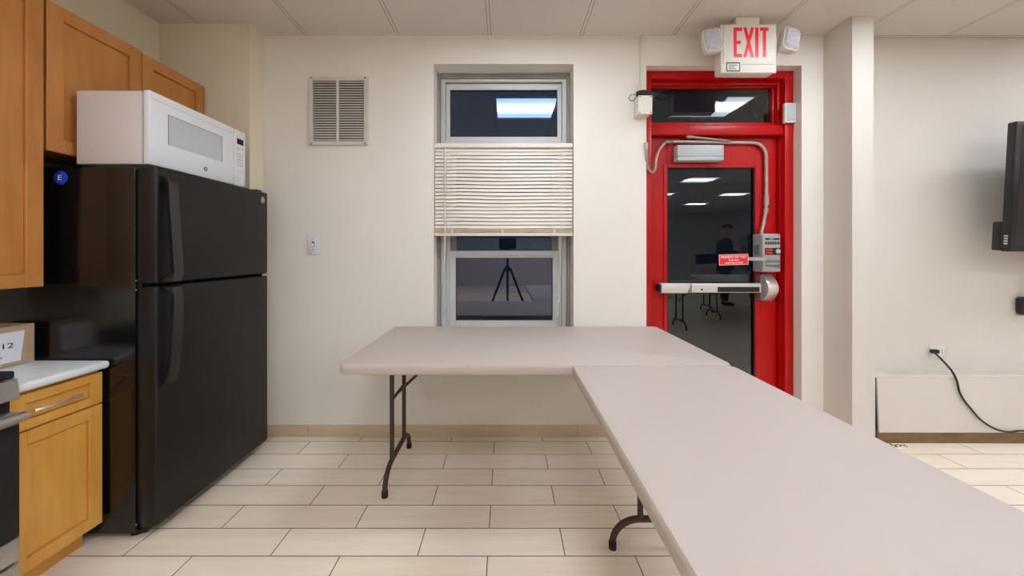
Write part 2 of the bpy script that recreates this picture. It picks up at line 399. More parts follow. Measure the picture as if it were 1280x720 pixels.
# top hopper sash
GY = 2.662
hx0, hx1 = WX0 + 0.059, WX1 - 0.059; hz0, hz1 = PZ(177, GY - 0.01), PZ(105, GY - 0.01)
mb = MB(); frame_box(mb, hx0, hx1, hz0, hz1, 0.030, 0.030, 0.034, 0.044, GY - 0.014, GY + 0.03)
sash = obj('hopper_sash', mb, M['alu'], win)
mb = MB(); frame_box(mb, hx0 + 0.030, hx1 - 0.030, hz0 + 0.034, hz1 - 0.044, 0.004, 0.004, 0.004, 0.004, GY - 0.010, GY + 0.01, 0)
obj('gasket', mb, M['gasket'], sash)
mb = MB(); mb.box(hx0 + 0.028, hx1 - 0.028, GY, GY + 0.004, hz0 + 0.03, hz1 - 0.04); obj('pane', mb, M['winglass'], sash)
# upper sash of the double-hung window (mostly behind the blind)
ux0, ux1 = PX(562, 2.69), PX(698, 2.69)
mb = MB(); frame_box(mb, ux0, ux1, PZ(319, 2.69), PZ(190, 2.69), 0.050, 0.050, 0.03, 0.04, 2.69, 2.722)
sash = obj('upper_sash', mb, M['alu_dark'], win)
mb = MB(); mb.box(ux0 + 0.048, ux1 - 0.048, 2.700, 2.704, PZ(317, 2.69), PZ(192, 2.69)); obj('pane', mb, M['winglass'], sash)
# lower sash
lx0, lx1 = PX(562, 2.655), PX(698.5, 2.655); lz0, lz1 = WZ0 + 0.092, PZ(313.5, 2.655)
mb = MB(); frame_box(mb, lx0, lx1, lz0, lz1, 0.045, 0.045, 0.05, 0.052, 2.655, 2.686, 0.003)
mb.box(lx0 + 0.03, lx1 - 0.03, 2.645, 2.656, lz1 - 0.034, lz1 - 0.028, 0.001, 1)
sash = obj('lower_sash', mb, M['alu'], win)
mb = MB(); frame_box(mb, lx0 + 0.045, lx1 - 0.045, lz0 + 0.05, lz1 - 0.052, 0.004, 0.004, 0.004, 0.004, 2.657, 2.675, 0)
obj('gasket', mb, M['gasket'], sash)
mb = MB(); mb.box(lx0 + 0.043, lx1 - 0.043, 2.668, 2.672, lz0 + 0.048, lz1 - 0.05); obj('pane', mb, M['winglass_low'], sash)
mb = MB(); mb.box(WX0 + 0.002, WX1 - 0.002, WY + 0.001, FY - 0.014, WZ0 + 0.001, WZ0 + 0.02, 0.003); structure(obj('trim_1', mb, M['alu'], center=False))

# ------------------------------------------------------------------ blind
bl = thing('window_blind', 'cream horizontal slat blind pulled halfway down the window', 'blind', (-0.013, 2.525, PZ(295, 2.52)))
bx0, bx1 = -0.489, 0.462
hzT, hzB = PZ(179, 2.51), PZ(184.5, 2.51)
mb = MB(); mb.box(bx0, bx1, 2.505, 2.540, hzB, hzT, 0.003); obj('headrail', mb, M['blind'], bl)
mb = MB(); zb0 = PZ(288, 2.52); NS = 23
for i in range(NS):
    z = hzB - 0.012 - (hzB - 0.012 - zb0) * i / (NS - 1)
    nx = 20; n = 4; grid = []
    amp = 0.0026 * math.sin(PI * i / NS) * (1 if i % 3 else 1.3)
    til = math.radians(69 + random.uniform(-1.5, 1.5))
    for a in range(nx + 1):
        u = a / nx; X = bx0 + 0.001 + (bx1 - bx0 - 0.002) * u
        sag = amp * math.exp(-((u - 0.16) / 0.16) ** 2) - amp * 0.8 * math.exp(-((u - 0.5) / 0.2) ** 2) + 0.0006 * math.sin(7 * u + i)
        row = []
        for b_ in range(n + 1):
            w = (b_ / n - 0.5) * 0.025; cr = 0.0022 * (1 - (2 * b_ / n - 1) ** 2)
            row.append(mb.bm.verts.new((X, 2.523 + w * math.cos(til) - cr * math.sin(til), z + w * math.sin(til) + cr * 0.3 + sag)))
        grid.append(row)
    for a in range(nx):
        for b_ in range(n):
            mb.bm.faces.new((grid[a][b_], grid[a + 1][b_], grid[a + 1][b_ + 1], grid[a][b_ + 1]))
obj('slats', mb, M['blind'], bl)
mb = MB()
z = PZ(286, 2.52)
for k in range(7):
    mb.box(bx0 + random.uniform(0, .003), bx1 - random.uniform(0, .003), 2.511, 2.536, z - 0.004 * k - 0.0032, z - 0.004 * k, 0.001, 1)
obj('slat_stack', mb, M['blind_dirty'], bl)
mb = MB(); mb.box(bx0 - 0.001, bx1 + 0.001, 2.508, 2.539, PZ(295, 2.51), PZ(291.3, 2.51), 0.003)
br_ = obj('bottom_rail', mb, M['blind'], bl)
for px in (565, 628, 693):
    mb = MB(); mb.box(PX(px, 2.51) - 0.008, PX(px, 2.51) + 0.008, 2.5055, 2.509, PZ(293, 2.51), PZ(286.5, 2.51), 0.001, 1); obj('tape_clip', mb, M['cord'], br_)
mb = MB(); mb.tube([(PX(556.5, 2.50), 2.502, PZ(183, 2.5)), (PX(556.5, 2.5), 2.500, PZ(200, 2.5)), (PX(556, 2.5), 2.498, PZ(330, 2.5))], 0.0042, 8); obj('tilt_wand', mb, M['cord'], bl)
for px in (565.5, 628.5, 692.5):
    mb = MB(); mb.tube([(PX(px, 2.51), 2.5085, hzB), (PX(px, 2.51), 2.5085, PZ(291, 2.51))], 0.0011, 6); obj('ladder_cord', mb, M['cord'], bl)
for dx, ye in ((0, 388), (1.6, 372)):
    mb = MB(); mb.tube([(PX(700.5 + dx, 2.5), 2.502, PZ(184, 2.5)), (PX(700.3 + dx, 2.5), 2.5, PZ(290, 2.5)), (PX(697.5 + dx, 2.5), 2.5, PZ(ye, 2.5))], 0.0014, 6)
    mb.tube([(PX(697.5 + dx, 2.5), 2.5, PZ(ye, 2.5)), (PX(697.5 + dx, 2.5), 2.5, PZ(ye + 6, 2.5))], 0.005, 8, rs=[0.002, 0.005]); obj('pull_cord', mb, M['cord'], bl)

# ------------------------------------------------------------------ wall vent, switch
vx0, vx1, vz0, vz1 = PX(387, WY), PX(461, WY), PZ(182, WY), PZ(97, WY)
vt = thing('wall_vent', 'square white louvred air vent high on wall left of the window', 'vent', ((vx0 + vx1) / 2, WY, vz0))
mb = MB(); mb.box(vx0 + 0.02, vx1 - 0.02, WY - 0.006, WY - 0.001, vz0 + 0.02, vz1 - 0.02); obj('duct_opening', mb, M['ventdark'], vt)
mb = MB(); frame_box(mb, vx0, vx1, vz0, vz1, 0.028, 0.028, 0.026, 0.026, WY - 0.017, WY - 0.001, 0.002)
xm = PX(423, WY); mb.box(xm - 0.008, xm + 0.008, WY - 0.019, WY - 0.003, vz0 + 0.026, vz1 - 0.026, 0.002, 1)
obj('frame', mb, M['vent'], vt)
mb = MB(); NL = 24; zi0, zi1 = vz0 + 0.028, vz1 - 0.028
for side in ((vx0 + 0.028, xm - 0.008), (xm + 0.008, vx1 - 0.028)):
    for i in range(NL):
        z = zi0 + (zi1 - zi0) * (i + 0.5) / NL
        mb.prism([(WY - 0.015, z - 0.0060), (WY - 0.0145, z - 0.0045), (WY - 0.006, z + 0.0065), (WY - 0.0065, z + 0.005)], 'x', side[0], side[1])
obj('louvres', mb, M['vent'], vt)
for sx in (vx0 + 0.02, vx1 - 0.02):
    for sz in (vz0 + 0.01, vz1 - 0.01):
        mb = MB(); mb.disc((sx, WY - 0.0185, sz), 0.006, 'y', 0.003, 10); obj('screw', mb, M['logo'], vt)

sx0, sx1, sz0, sz1 = PX(384.5, WY), PX(400, WY), PZ(318, WY), PZ(292.5, WY)
sw = thing('light_switch', 'white toggle light switch plate on the wall beside the fridge', 'switch', ((sx0 + sx1) / 2, WY, sz0))
mb = MB(); mb.box(sx0, sx1, WY - 0.009, WY - 0.001, sz0, sz1, 0.004, 2); pl = obj('plate', mb, M['plate'], sw)
cx, cz = (sx0 + sx1) / 2, (sz0 + sz1) / 2
for dz in (0.038, -0.038):
    mb = MB(); mb.disc((cx, WY - 0.0095, cz + dz), 0.0035, 'y', 0.002, 10); obj('screw', mb, M['logo'], pl)
mb = MB(); mb.box(cx - 0.008, cx + 0.008, WY - 0.0098, WY - 0.008, cz - 0.018, cz + 0.018); obj('toggle_slot', mb, M['ventdark'], pl)
mb = MB(); mb.prism([(WY - 0.009, cz - 0.012), (WY - 0.018, cz - 0.016), (WY - 0.021, cz - 0.008), (WY - 0.009, cz + 0.008)], 'x', cx - 0.005, cx + 0.005, 0.001, 1); obj('toggle', mb, M['plastic_white'], sw)

# ------------------------------------------------------------------ fire door
door = struct_root('door_1', ((DX0 + DX1) / 2, 2.6, 0))
DFY = 2.56; LY = 2.63
mb = MB()
e = 0.0015
mb.box(DX0 + e, DX0 + 0.062, DFY, 2.72, 0, DZ1 - e, 0.004); mb.box(DX1 - 0.062, DX1 - e, DFY, 2.72, 0, DZ1 - e, 0.004)
mb.box(DX0 + 0.062, DX1 - 0.062, DFY, 2.72, PZ(98, DFY), DZ1 - e, 0.004)
# rebates
mb.box(DX0 + 0.062, DX0 + 0.080, 2.605, 2.72, 2.10, PZ(98, DFY), 0.002); mb.box(DX1 - 0.085, DX1 - 0.062, 2.60, 2.72, 2.10, PZ(98, DFY), 0.002)
mb.box(DX0 + 0.080, DX1 - 0.085, 2.605, 2.72, PZ(106, 2.605), PZ(98, DFY), 0.002)
mb.box(DX0 + 0.080, DX1 - 0.085, 2.625, 2.72, PZ(109.5, 2.625), PZ(106, 2.605), 0.002)
mb.box(DX1 - 0.103, DX1 - 0.085, 2.625, 2.72, 2.10, PZ(106, 2.605), 0.002)
# transom bar
TB0, TB1 = PZ(168.5, 2.575), PZ(156, 2.575)
mb.box(DX0 + 0.062, DX1 - 0.062, 2.574, 2.72, TB0, TB1, 0.005)
mb.box(DX0 + 0.080, DX1 - 0.103, 2.615, 2.72, TB1, PZ(153.5, 2.62), 0.002)
mb.box(DX1 - 0.068, DX1 - 0.062, 2.60, 2.70, 0, TB0, 0.002)
obj('door_frame', mb, M['red'], door)
mb = MB(); mb.box(DX0 + 0.08, DX1 - 0.10, 2.645, 2.650, TB1 + 0.005, PZ(108, 2.64)); obj('transom_pane', mb, M['doorglass'], door)
LX0, LX1, LZ0, LZ1 = DX0 + 0.066, DX1 - 0.071, 0.008, TB0 - 0.004
gx0, gx1, gz0, gz1 = PX(833.5, 2.63), PX(943.5, 2.63), 0.25, PZ(209.5, 2.63)
mb = MB(); frame_box(mb, LX0, LX1, LZ0, LZ1, gx0 - LX0, LX1 - gx1, gz0 - LZ0, LZ1 - gz1, LY, LY + 0.045, 0.003)
leaf = obj('door_leaf', mb, M['red'], door)
mb = MB(); frame_box(mb, gx0 - 0.026, gx1 + 0.026, gz0 - 0.026, gz1 + 0.026, 0.027, 0.027, 0.027, 0.027, LY - 0.008, LY, 0.003); obj('glazing_bead', mb, M['red'], leaf)
mb = MB(); frame_box(mb, gx0 - 0.001, gx1 + 0.001, gz0 - 0.001, gz1 + 0.001, 0.006, 0.008, 0.006, 0.006, LY - 0.003, LY + 0.012, 0.0); obj('gasket', mb, M['dark'], leaf)
mb = MB(); mb.box(gx0, gx1, LY + 0.014, LY + 0.019, gz0, gz1); obj('door_pane', mb, M['doorglass'], leaf)
# panic bar
bx_0, bx_1 = PX(827, 2.55), PX(952, 2.55); bz0, bz1 = PZ(366, 2.55), PZ(354.5, 2.55)
mb = MB(); mb.box(bx_0, PX(862, 2.55), 2.545, 2.60, bz0 - 0.002, bz1 + 0.001, 0.004); bar = obj('exit_bar', mb, M['barsteel'], door)
mb = MB(); mb.box(PX(862.5, 2.55), bx_1, 2.552, 2.60, bz0, bz1, 0.006, 3); pp = obj('push_pad', mb, M['barsteel'], bar)
mb = MB(); mb.prism([(PX(859, 2.55), bz0), (PX(864, 2.55), bz0), (PX(864, 2.55), bz1)], 'y', 2.541, 2.5445); obj('bar_notch', mb, M['alarmdark'], bar)
mb = MB(); mb.box(PX(897, 2.55), PX(949.5, 2.55), 2.5475, 2.5525, PZ(365, 2.55), PZ(358.7, 2.55), 0.002, 1); obj('grip_strip', mb, M['dark'], pp)
mb = MB(); mb.disc((PX(877.5, 2.55), 2.551, PZ(362, 2.55)), 0.007, 'y', 0.003, 14); obj('dogging_hole', mb, M['dark'], pp)
mb = MB()
n = 10; zc = PZ(360.5, 2.55); zr = 0.097
poly = [(2.60, zc - zr)] + [(2.60 - 0.07 * math.cos(PI / 2 * (2 * k / n - 1)), zc + zr * (2 * k / n - 1)) for k in range(1, n)] + [(2.60, zc + zr)]
mb.prism(poly, 'x', PX(957, 2.56), PX(970, 2.56), 0.003, 2); obj('end_cap', mb, M['handle'], bar)
mb = MB(); mb.box(PX(951, 2.58), PX(957, 2.565) - 0.001, 2.585, 2.625, zc - 0.09, zc + 0.09, 0.004); obj('end_bracket', mb, M['alarmdark'], bar)
mb = MB(); mb.box(bx_0 - 0.012, bx_0 - 0.0005, 2.56, 2.625, bz0 + 0.004, bz1 - 0.006, 0.003); obj('end_plate', mb, M['dark'], bar)

# closer housing
cx0, cx1, cz0, cz1 = PX(847, 2.565), PX(905, 2.565), PZ(200.5, 2.565), PZ(181, 2.565)
cl = thing('door_closer', 'grey closer box screwed to the red door above its glass', 'door closer', ((cx0 + cx1) / 2, 2.6, cz0))
mb = MB(); mb.box(cx0, cx1, 2.565, LY - 0.001, cz0 + 0.029, cz1, 0.003); obj('cover', mb, M['greyplate'], cl)
mb = MB(); mb.box(cx0, cx1, 2.565, LY - 0.001, cz0, cz0 + 0.0275, 0.003); obj('lower_cover', mb, M['greyplate'], cl)

# exit alarm with red plate
ax0, ax1 = 1.772, PX(976, 2.515); az0, az1 = PZ(340, 2.515), PZ(292, 2.515)
al = thing('exit_alarm', 'grey exit alarm box on red door with a small red warning plate', 'alarm', ((ax0 + ax1) / 2, 2.57, az0))
mb = MB(); mb.box(ax0, ax1, 2.515, LY - 0.009, az0, az1, 0.010, 3); case = obj('case', mb, M['alarm'], al)
for zz, hh in ((1.350, 0.012), (1.322, 0.017)):
    mb = MB(); mb.box(ax0 + 0.018, ax1 - 0.010, 2.512, 2.516, zz - hh / 2, zz + hh / 2, 0.001, 1); slo = obj('speaker_slot', mb, M['dark'], case)
for k in range(5):  # pale bars stand in for highlights in the speaker slots
    mb = MB(); mb.box(ax0 + 0.024 + 0.017 * k, ax0 + 0.033 + 0.017 * k, 2.5105, 2.5125, 1.319, 1.325); obj('slot_highlight', mb, M['alarm'], case)
mb = MB(); mb.box(ax0 + 0.045, ax0 + 0.075, 2.5105, 2.5125, 1.347, 1.353); obj('slot_highlight', mb, M['alarm'], case)
mb = MB(); mb.box(ax0 + 0.016, ax1 - 0.003, 2.5125, 2.516, 1.241, 1.288, 0.001, 1); bnd = obj('label_band', mb, M['dark'], case)
for zz in (1.274, 1.254):
    mb = MB(); mb.box(ax0 + 0.020, ax0 + 0.066, 2.511, 2.513, zz - 0.006, zz + 0.006); obj('red_print', mb, M['redsign'], case)
mb = MB(); mb.disc((ax1 - 0.024, 2.508, 1.264), 0.0165, 'y', 0.010, 20, 0.002); obj('lock_cylinder', mb, M['handle'], al)
mb = MB(); mb.prism([(ax0 + 0.02, 1.205), (ax1 - 0.008, 1.205), (ax1 - 0.008, 1.148), (ax0 + 0.02, 1.160)], 'y', 2.5125, 2.516); obj('lower_recess', mb, M['alarmdark'], case)
mb = MB(); mb.box(ax0 + 0.022, ax1 - 0.012, 2.508, 2.513, 1.172, 1.184, 0.002); obj('recess_rib', mb, M['alarm'], case)
mb = MB(); mb.box(ax0 - 0.0015, ax0 + 0.001, 2.55, 2.60, 1.24, 1.31); obj('side_print', mb, M['alarmdark'], case)
# plate
tilt = math.radians(1.6)
pcx, pcz, pY = PX(917, 2.5), PZ(324.5, 2.5), 2.500
R = Matrix.Translation((pcx, pY, pcz)) @ Matrix.Rotation(-tilt, 4, 'Y') @ Matrix.Rotation(math.radians(4), 4, 'Z')
mb = MB(); mb.box(-0.107, 0.107, -0.0015, 0.0015, -0.0375, 0.0375, 0.0012, 1, R); plate = obj('warning_plate', mb, M['redsign'], al)
rv = (R.to_3x3() @ Vector((1, 0, 0))); uv = (R.to_3x3() @ Vector((0, 0, 1))); nv = (R.to_3x3() @ Vector((0, -1, 0)))
mb = MB(); 
for (a, b, c, d) in ((-0.104, 0.104, 0.0335, 0.0355), (-0.104, 0.104, -0.0355, -0.0335), (-0.104, -0.102, -0.0355, 0.0355), (0.102, 0.104, -0.0355, 0.0355)):
    mb.box(a, b, -0.0024, -0.0014, c, d, 0, 1, R)
obj('plate_border', mb, M['paper'], plate)
mb = MB(); mb.box(-0.106, 0.106, 0.0014, 0.0030, -0.0365, 0.0365, 0, 1, R); obj('plate_back', mb, M['dark'], plate)
oc = Vector((pcx, pY, pcz)) + nv * 0.0016
text('lettering', 'EMERGENCY EXIT ONLY', 0.185, 0.017, oc + uv * 0.019, rv, uv, M['paper'], plate)
text('lettering', 'PUSH BAR', 0.072, 0.011, oc - uv * 0.004, rv, uv, M['paper'], plate)
text('lettering', 'ALARM WILL SOUND', 0.130, 0.011, oc - uv * 0.022, rv, uv, M['paper'], plate)
mb = MB(); mb.box(PX(937, 2.5) - 0.006, ax0 + 0.02, 2.504, 2.514, PZ(326, 2.5), PZ(321.5, 2.5), 0.002); obj('plate_arm', mb, M['alarm'], al)

# conduit run over the door
cd = thing('door_conduit', 'grey cable conduit looping over top of the red door to the alarm', 'conduit', (PX(890, 2.6), 2.61, PZ(216, 2.6)))
Yc = 2.612
mb = MB(); pth = smooth_path([(PX(808, 2.478), 2.478, PZ(186, 2.478)), (PX(808.6, 2.48), 2.485, PZ(197, 2.48)), (PX(811.5, 2.5), 2.53, PZ(208, 2.5)), (PX(816, 2.54), 2.553, PZ(215.5, 2.55)),
    (PX(819.3, 2.55), 2.553, PZ(211, 2.55)), (PX(820.5, 2.55), 2.553, PZ(199, 2.55)), (PX(824.5, 2.57), 2.575, PZ(187, 2.57)), (PX(832, 2.60), 2.60, PZ(177.5, 2.6))], 8)
mb.tube(pth, 0.0095, 8, rs=[0.0100 if i % 2 else 0.0082 for i in range(len(pth))]); obj('flexible_hose', mb, M['flex'], cd)
mb = MB(); mb.tube([(PX(807.6, 2.478), 2.478, PZ(178.5, 2.478)), (PX(807.8, 2.478), 2.478, PZ(187, 2.478))], 0.013, 12, rs=[0.013, 0.011]); obj('connector', mb, M['greyplate'], cd)
mb = MB(); mb.tube([(PX(831, 2.6), 2.60, PZ(177.5, 2.6)), (PX(840, 2.6), 2.603, PZ(177.5, 2.6))], 0.014, 12); obj('connector', mb, M['alarmdark'], cd)
mb = MB()
r_ = 17
pth = [(PX(840, Yc), 2.605, PZ(177.5, Yc)), (PX(905, Yc), Yc, PZ(178, Yc)), (PX(940, Yc), Yc, PZ(178.5, Yc))]
for k in range(1, 9):
    a = PI / 2 * (1 - k / 8); pth.append((PX(941 + 16.5 * math.cos(a), Yc), Yc, PZ(195.5 - 17 * math.sin(a), Yc)))
pth += [(PX(957.8, Yc), Yc, PZ(246, Yc))]
mb.tube(pth, 0.0115, 12); obj('pipe', mb, M['conduit'], cd)
mb = MB(); mb.tube([(PX(957.8, Yc), Yc, PZ(244, Yc)), (PX(957.8, Yc), Yc, PZ(256, Yc))], 0.016, 12); mb.tube([(PX(957.8, Yc), Yc, PZ(260, Yc)), (PX(957, Yc), Yc, PZ(266, Yc))], 0.015, 12); obj('coupling', mb, M['conduit'], cd)
mb = MB(); mb.tube([(PX(957.8, Yc), Yc, PZ(255, Yc)), (PX(957.2, Yc), Yc, PZ(265, Yc)), (PX(953.5, Yc), 2.605, PZ(280, Yc)), (PX(952, 2.59), 2.59, az1 + 0.02), (PX(952, 2.59), 2.59, az1 + 0.001)], 0.0105, 10); obj('pipe_end', mb, M['conduit'], cd)
mb = MB(); mb.tube([(PX(858, 2.59), 2.592, PZ(171, 2.59)), (PX(863, 2.59), 2.592, PZ(171, 2.59)), (PX(868, 2.59), 2.592, PZ(171.5, 2.59)), (PX(912, 2.595), 2.595, PZ(176.3, 2.595))], 0.009, 10, rs=[0.010, 0.013, 0.0085, 0.0075]); obj('strut_rod', mb, M['flex'], cd)

# plates/boxes beside the door
jx0, jx1, jz0, jz1, jy = PX(798, 2.40), PX(816, 2.40), PZ(142.5, 2.40), PZ(119, 2.40), 2.40
jb = thing('wall_junction_box', 'white square junction box on the wall beside the door transom', 'junction box', ((jx0 + jx1) / 2, 2.45, jz0))
mb = MB(); mb.box(jx0 + 0.002, jx1 - 0.010, jy + 0.008, WY - 0.001, jz0 + 0.002, jz1 - 0.002, 0.004); obj('box', mb, M['offwhite'], jb)
mb = MB(); mb.box(jx0, jx1 - 0.002, jy, jy + 0.0075, jz0, jz1, 0.003); cv = obj('cover', mb, M['offwhite'], jb)
for sx in (jx0 + 0.010, jx1 - 0.012):
    for sz in (jz0 + 0.010, jz1 - 0.010):
        mb = MB(); mb.disc((sx, jy - 0.001, sz), 0.004, 'y', 0.003, 8); obj('screw', mb, M['ventdark'], cv)
mb = MB(); mb.box(PX(799.5, WY), PX(804.7, WY), WY - 0.016, WY - 0.001, jz1 + 0.055, CEIL - 0.001, 0.003)
tag(obj('cable_raceway', mb, M['offwhite']), 'slim white cable raceway running up the wall to the ceiling beside door', 'raceway')
cb = thing('cable_bundle', 'tangle of black taped cables above the white junction box', 'cable', (PX(808, 2.42), 2.43, jz1 + 0.001))
mb = MB(); zt = jz1 + 0.022
mb.tube(smooth_path([(PX(797, 2.42), 2.44, zt - 0.002), (PX(803, 2.42), 2.43, zt + 0.006), (PX(813, 2.42), 2.44, zt + 0.004), (PX(822, 2.48), 2.50, zt + 0.012), (PX(830, 2.55), 2.55, zt + 0.03)], 5), 0.019, 8); obj('taped_cable', mb, M['cable'], cb)
mb = MB(); mb.tube(smooth_path([(PX(799, 2.43), 2.455, zt + 0.012), (PX(806, 2.43), 2.44, zt + 0.019), (PX(816, 2.45), 2.45, zt + 0.010), (PX(817.5, 2.46), 2.463, zt - 0.03)], 5), 0.009, 8); obj('taped_cable', mb, M['cable'], cb)
mb = MB(); mb.tube(smooth_path([(PX(797, 2.42), 2.44, zt), (PX(789, 2.42), 2.42, zt - 0.01), (PX(786, 2.42), 2.42, zt - 0.035), (PX(790, 2.42), 2.42, zt - 0.052), (PX(794.5, 2.42), 2.42, zt - 0.03), (PX(796, 2.42), 2.435, zt - 0.006)], 5), 0.0022, 6); obj('wire_loop', mb, M['cable'], cb)

gx_0, gx_1, gz_0, gz_1 = PX(981.2, 2.535), PX(995.3, 2.535), PZ(153, 2.535), PZ(128.5, 2.535)
gb = thing('door_sensor', 'small grey sensor box on right side of red frame', 'sensor box', ((gx_0 + gx_1) / 2, 2.545, gz_0))
mb = MB(); mb.box(gx_0, gx_1, 2.535, DFY - 0.001, gz_0, gz_1, 0.004); obj('housing', mb, M['offwhite'], gb)
mb = MB(); mb.box(gx_0 + 0.014, gx_1 - 0.007, 2.531, 2.5355, gz_0 + 0.012, gz_1 - 0.007, 0.002); obj('face', mb, M['greyplate'], gb)

# ------------------------------------------------------------------ exit sign
EY = 2.28; ex0, ex1, ez0, ez1 = PX(901, EY), PX(971, EY), PZ(91, EY), PZ(30, EY)
es = thing('exit_sign', 'white emergency exit sign with red letters and two lamp heads', 'exit sign', ((ex0 + ex1) / 2, 2.32, ez0))
mb = MB(); mb.box(ex0 + 0.004, ex1 - 0.004, EY + 0.012, 2.362, ez0 + 0.004, ez1 - 0.004, 0.012, 3); bd = obj('housing', mb, M['offwhite'], es)
mb = MB(); mb.box(ex0, ex1, EY, EY + 0.014, ez0, ez1, 0.007, 3); fc = obj('face_cover', mb, M['offwhite'], es)
mb = MB(); mb.box(PX(921, EY), PX(951, EY), 2.285, 2.35, ez1 - 0.002, CEIL - 0.001, 0.01, 2); obj('canopy', mb, M['offwhite'], es)
# letters (narrow strokes)
lh0, lh1 = PZ(71.5, EY), PZ(34.5, EY)
def bar_(mb, x0, z0, x1, z1, w):
    d = Vector((x1 - x0, 0, z1 - z0)).normalized(); n_ = Vector((-d.z, 0, d.x)) * w / 2
    P = [(x0 - n_.x, z0 - n_.z), (x1 - n_.x, z1 - n_.z), (x1 + n_.x, z1 + n_.z), (x0 + n_.x, z0 + n_.z)]
    mb.prism(P, 'y', EY - 0.0015, EY + 0.0005)
def letter(build):
    mb = MB(); build(mb); obj('letter', mb, M['exitred'], fc)
q = lambda px: PX(px, EY)
def E_(mb):
    mb.box(q(917), q(920.8), EY - 0.0015, EY + 0.0005, lh0, lh1)
    for z0_, z1_, xe in ((lh1 - 0.022, lh1, 927.6), ((lh0 + lh1) / 2 - 0.010, (lh0 + lh1) / 2 + 0.010, 926), (lh0, lh0 + 0.020, 927.6)): mb.box(q(920.7), q(xe), EY - 0.0014, EY + 0.0005, z0_, z1_)
def X_(mb):
    w = q(3.9) - q(0)
    for sgn in (1, -1):
        xa, xb = (931, 940.5) if sgn == 1 else (940.5, 931)
        mb.prism([(q(xa) - w / 2, lh1), (q(xa) + w / 2, lh1), (q(xb) + w / 2, lh0), (q(xb) - w / 2, lh0)], 'y', EY - 0.0015 - 0.0002 * sgn, EY + 0.0005)
def I_(mb): mb.box(q(944), q(948), EY - 0.0015, EY + 0.0005, lh0, lh1)
def T_(mb):
    mb.box(q(953.5), q(957.5), EY - 0.0015, EY + 0.0005, lh0, lh1 - 0.02); mb.box(q(950), q(960.5), EY - 0.0015, EY + 0.0005, lh1 - 0.0205, lh1)
for f in (E_, X_, I_, T_): letter(f)
mb = MB(); mb.box(q(907.8), q(925), EY - 0.001, EY + 0.0005, PZ(89.3, EY), PZ(78, EY)); st = obj('rating_sticker', mb, M['ink'], fc)
mb = MB(); mb.box(q(909), q(923.8), EY - 0.0016, EY - 0.0008, PZ(88, EY), PZ(79.6, EY)); obj('sticker_face', mb, M['offwhite'], st)
mb = MB()
for zz, xe in ((81.6, 921), (84, 918), (86.2, 920)): mb.box(q(910.5), q(xe), EY - 0.002, EY - 0.0014, PZ(zz + 0.45, EY), PZ(zz - 0.45, EY))
obj('sticker_print', mb, M['ink'], st)
mb = MB(); mb.box(q(926), q(968), EY - 0.0008, EY + 0.0005, PZ(80.6, EY), PZ(80.1, EY)); mb.box(q(903.8), q(904.3), EY - 0.0008, EY + 0.0005, PZ(80, EY), PZ(31, EY)); obj('cover_seam', mb, M['alarmdark'], fc)
def lamp(cx, cz, yaw, roll, hinge):
    Rm = Matrix.Translation((cx, 2.30, cz)) @ Matrix.Rotation(math.radians(yaw), 4, 'Z') @ Matrix.Rotation(math.radians(roll), 4, 'Y') @ Matrix.Rotation(math.radians(-8), 4, 'X')
    mb = MB()
    def ro(w, h, r, y):
        pts = []
        for (sx, sz, a0) in ((1, 1, 0), (-1, 1, 90), (-1, -1, 180), (1, -1, 270)):
            for k in range(5):
                a = math.radians(a0 + 22.5 * k); pts.append(Vector((sx * (w - r) + r * math.cos(a), y, sz * (h - r) + r * math.sin(a))))
        return pts
    secs = [ro(0.054, 0.078, 0.028, -0.030), ro(0.055, 0.079, 0.028, -0.012), ro(0.047, 0.070, 0.026, 0.020), ro(0.028, 0.042, 0.018, 0.048)]
    vs = [[mb.bm.verts.new(Rm @ p) for p in s_] for s_ in secs]
    for a in range(3):
        for k in range(20): mb.bm.faces.new((vs[a][k], vs[a][(k + 1) % 20], vs[a + 1][(k + 1) % 20], vs[a + 1][k]))
    mb.bm.faces.new(vs[0][::-1]); mb.bm.faces.new(vs[3])
    h = obj('lamp_head', mb, M['offwhite'], es)
    mb = MB(); l0 = [mb.bm.verts.new(Rm @ p) for p in ro(0.048, 0.072, 0.025, -0.0305)]; l1 = [mb.bm.verts.new(Rm @ p) for p in ro(0.040, 0.062, 0.022, -0.042)]
    for k in range(20): mb.bm.faces.new((l0[k], l0[(k + 1) % 20], l1[(k + 1) % 20], l1[k]))
    mb.bm.faces.new(l1[::-1]); mb.bm.faces.new(l0)
    obj('lens', mb, M['lens'], h)
    mb = MB(); mb.tube([hinge, Rm @ Vector((0, 0.03, -0.02))], 0.022, 12); obj('swivel', mb, M['offwhite'], es)
lamp(PX(888.5, 2.30), PZ(54, 2.30), -8, -8, (ex0 + 0.006, 2.325, PZ(62, 2.3)))
lamp(PX(984.5, 2.30), PZ(52.5, 2.30), 4, 14, (ex1 - 0.006, 2.325, PZ(62, 2.3)))

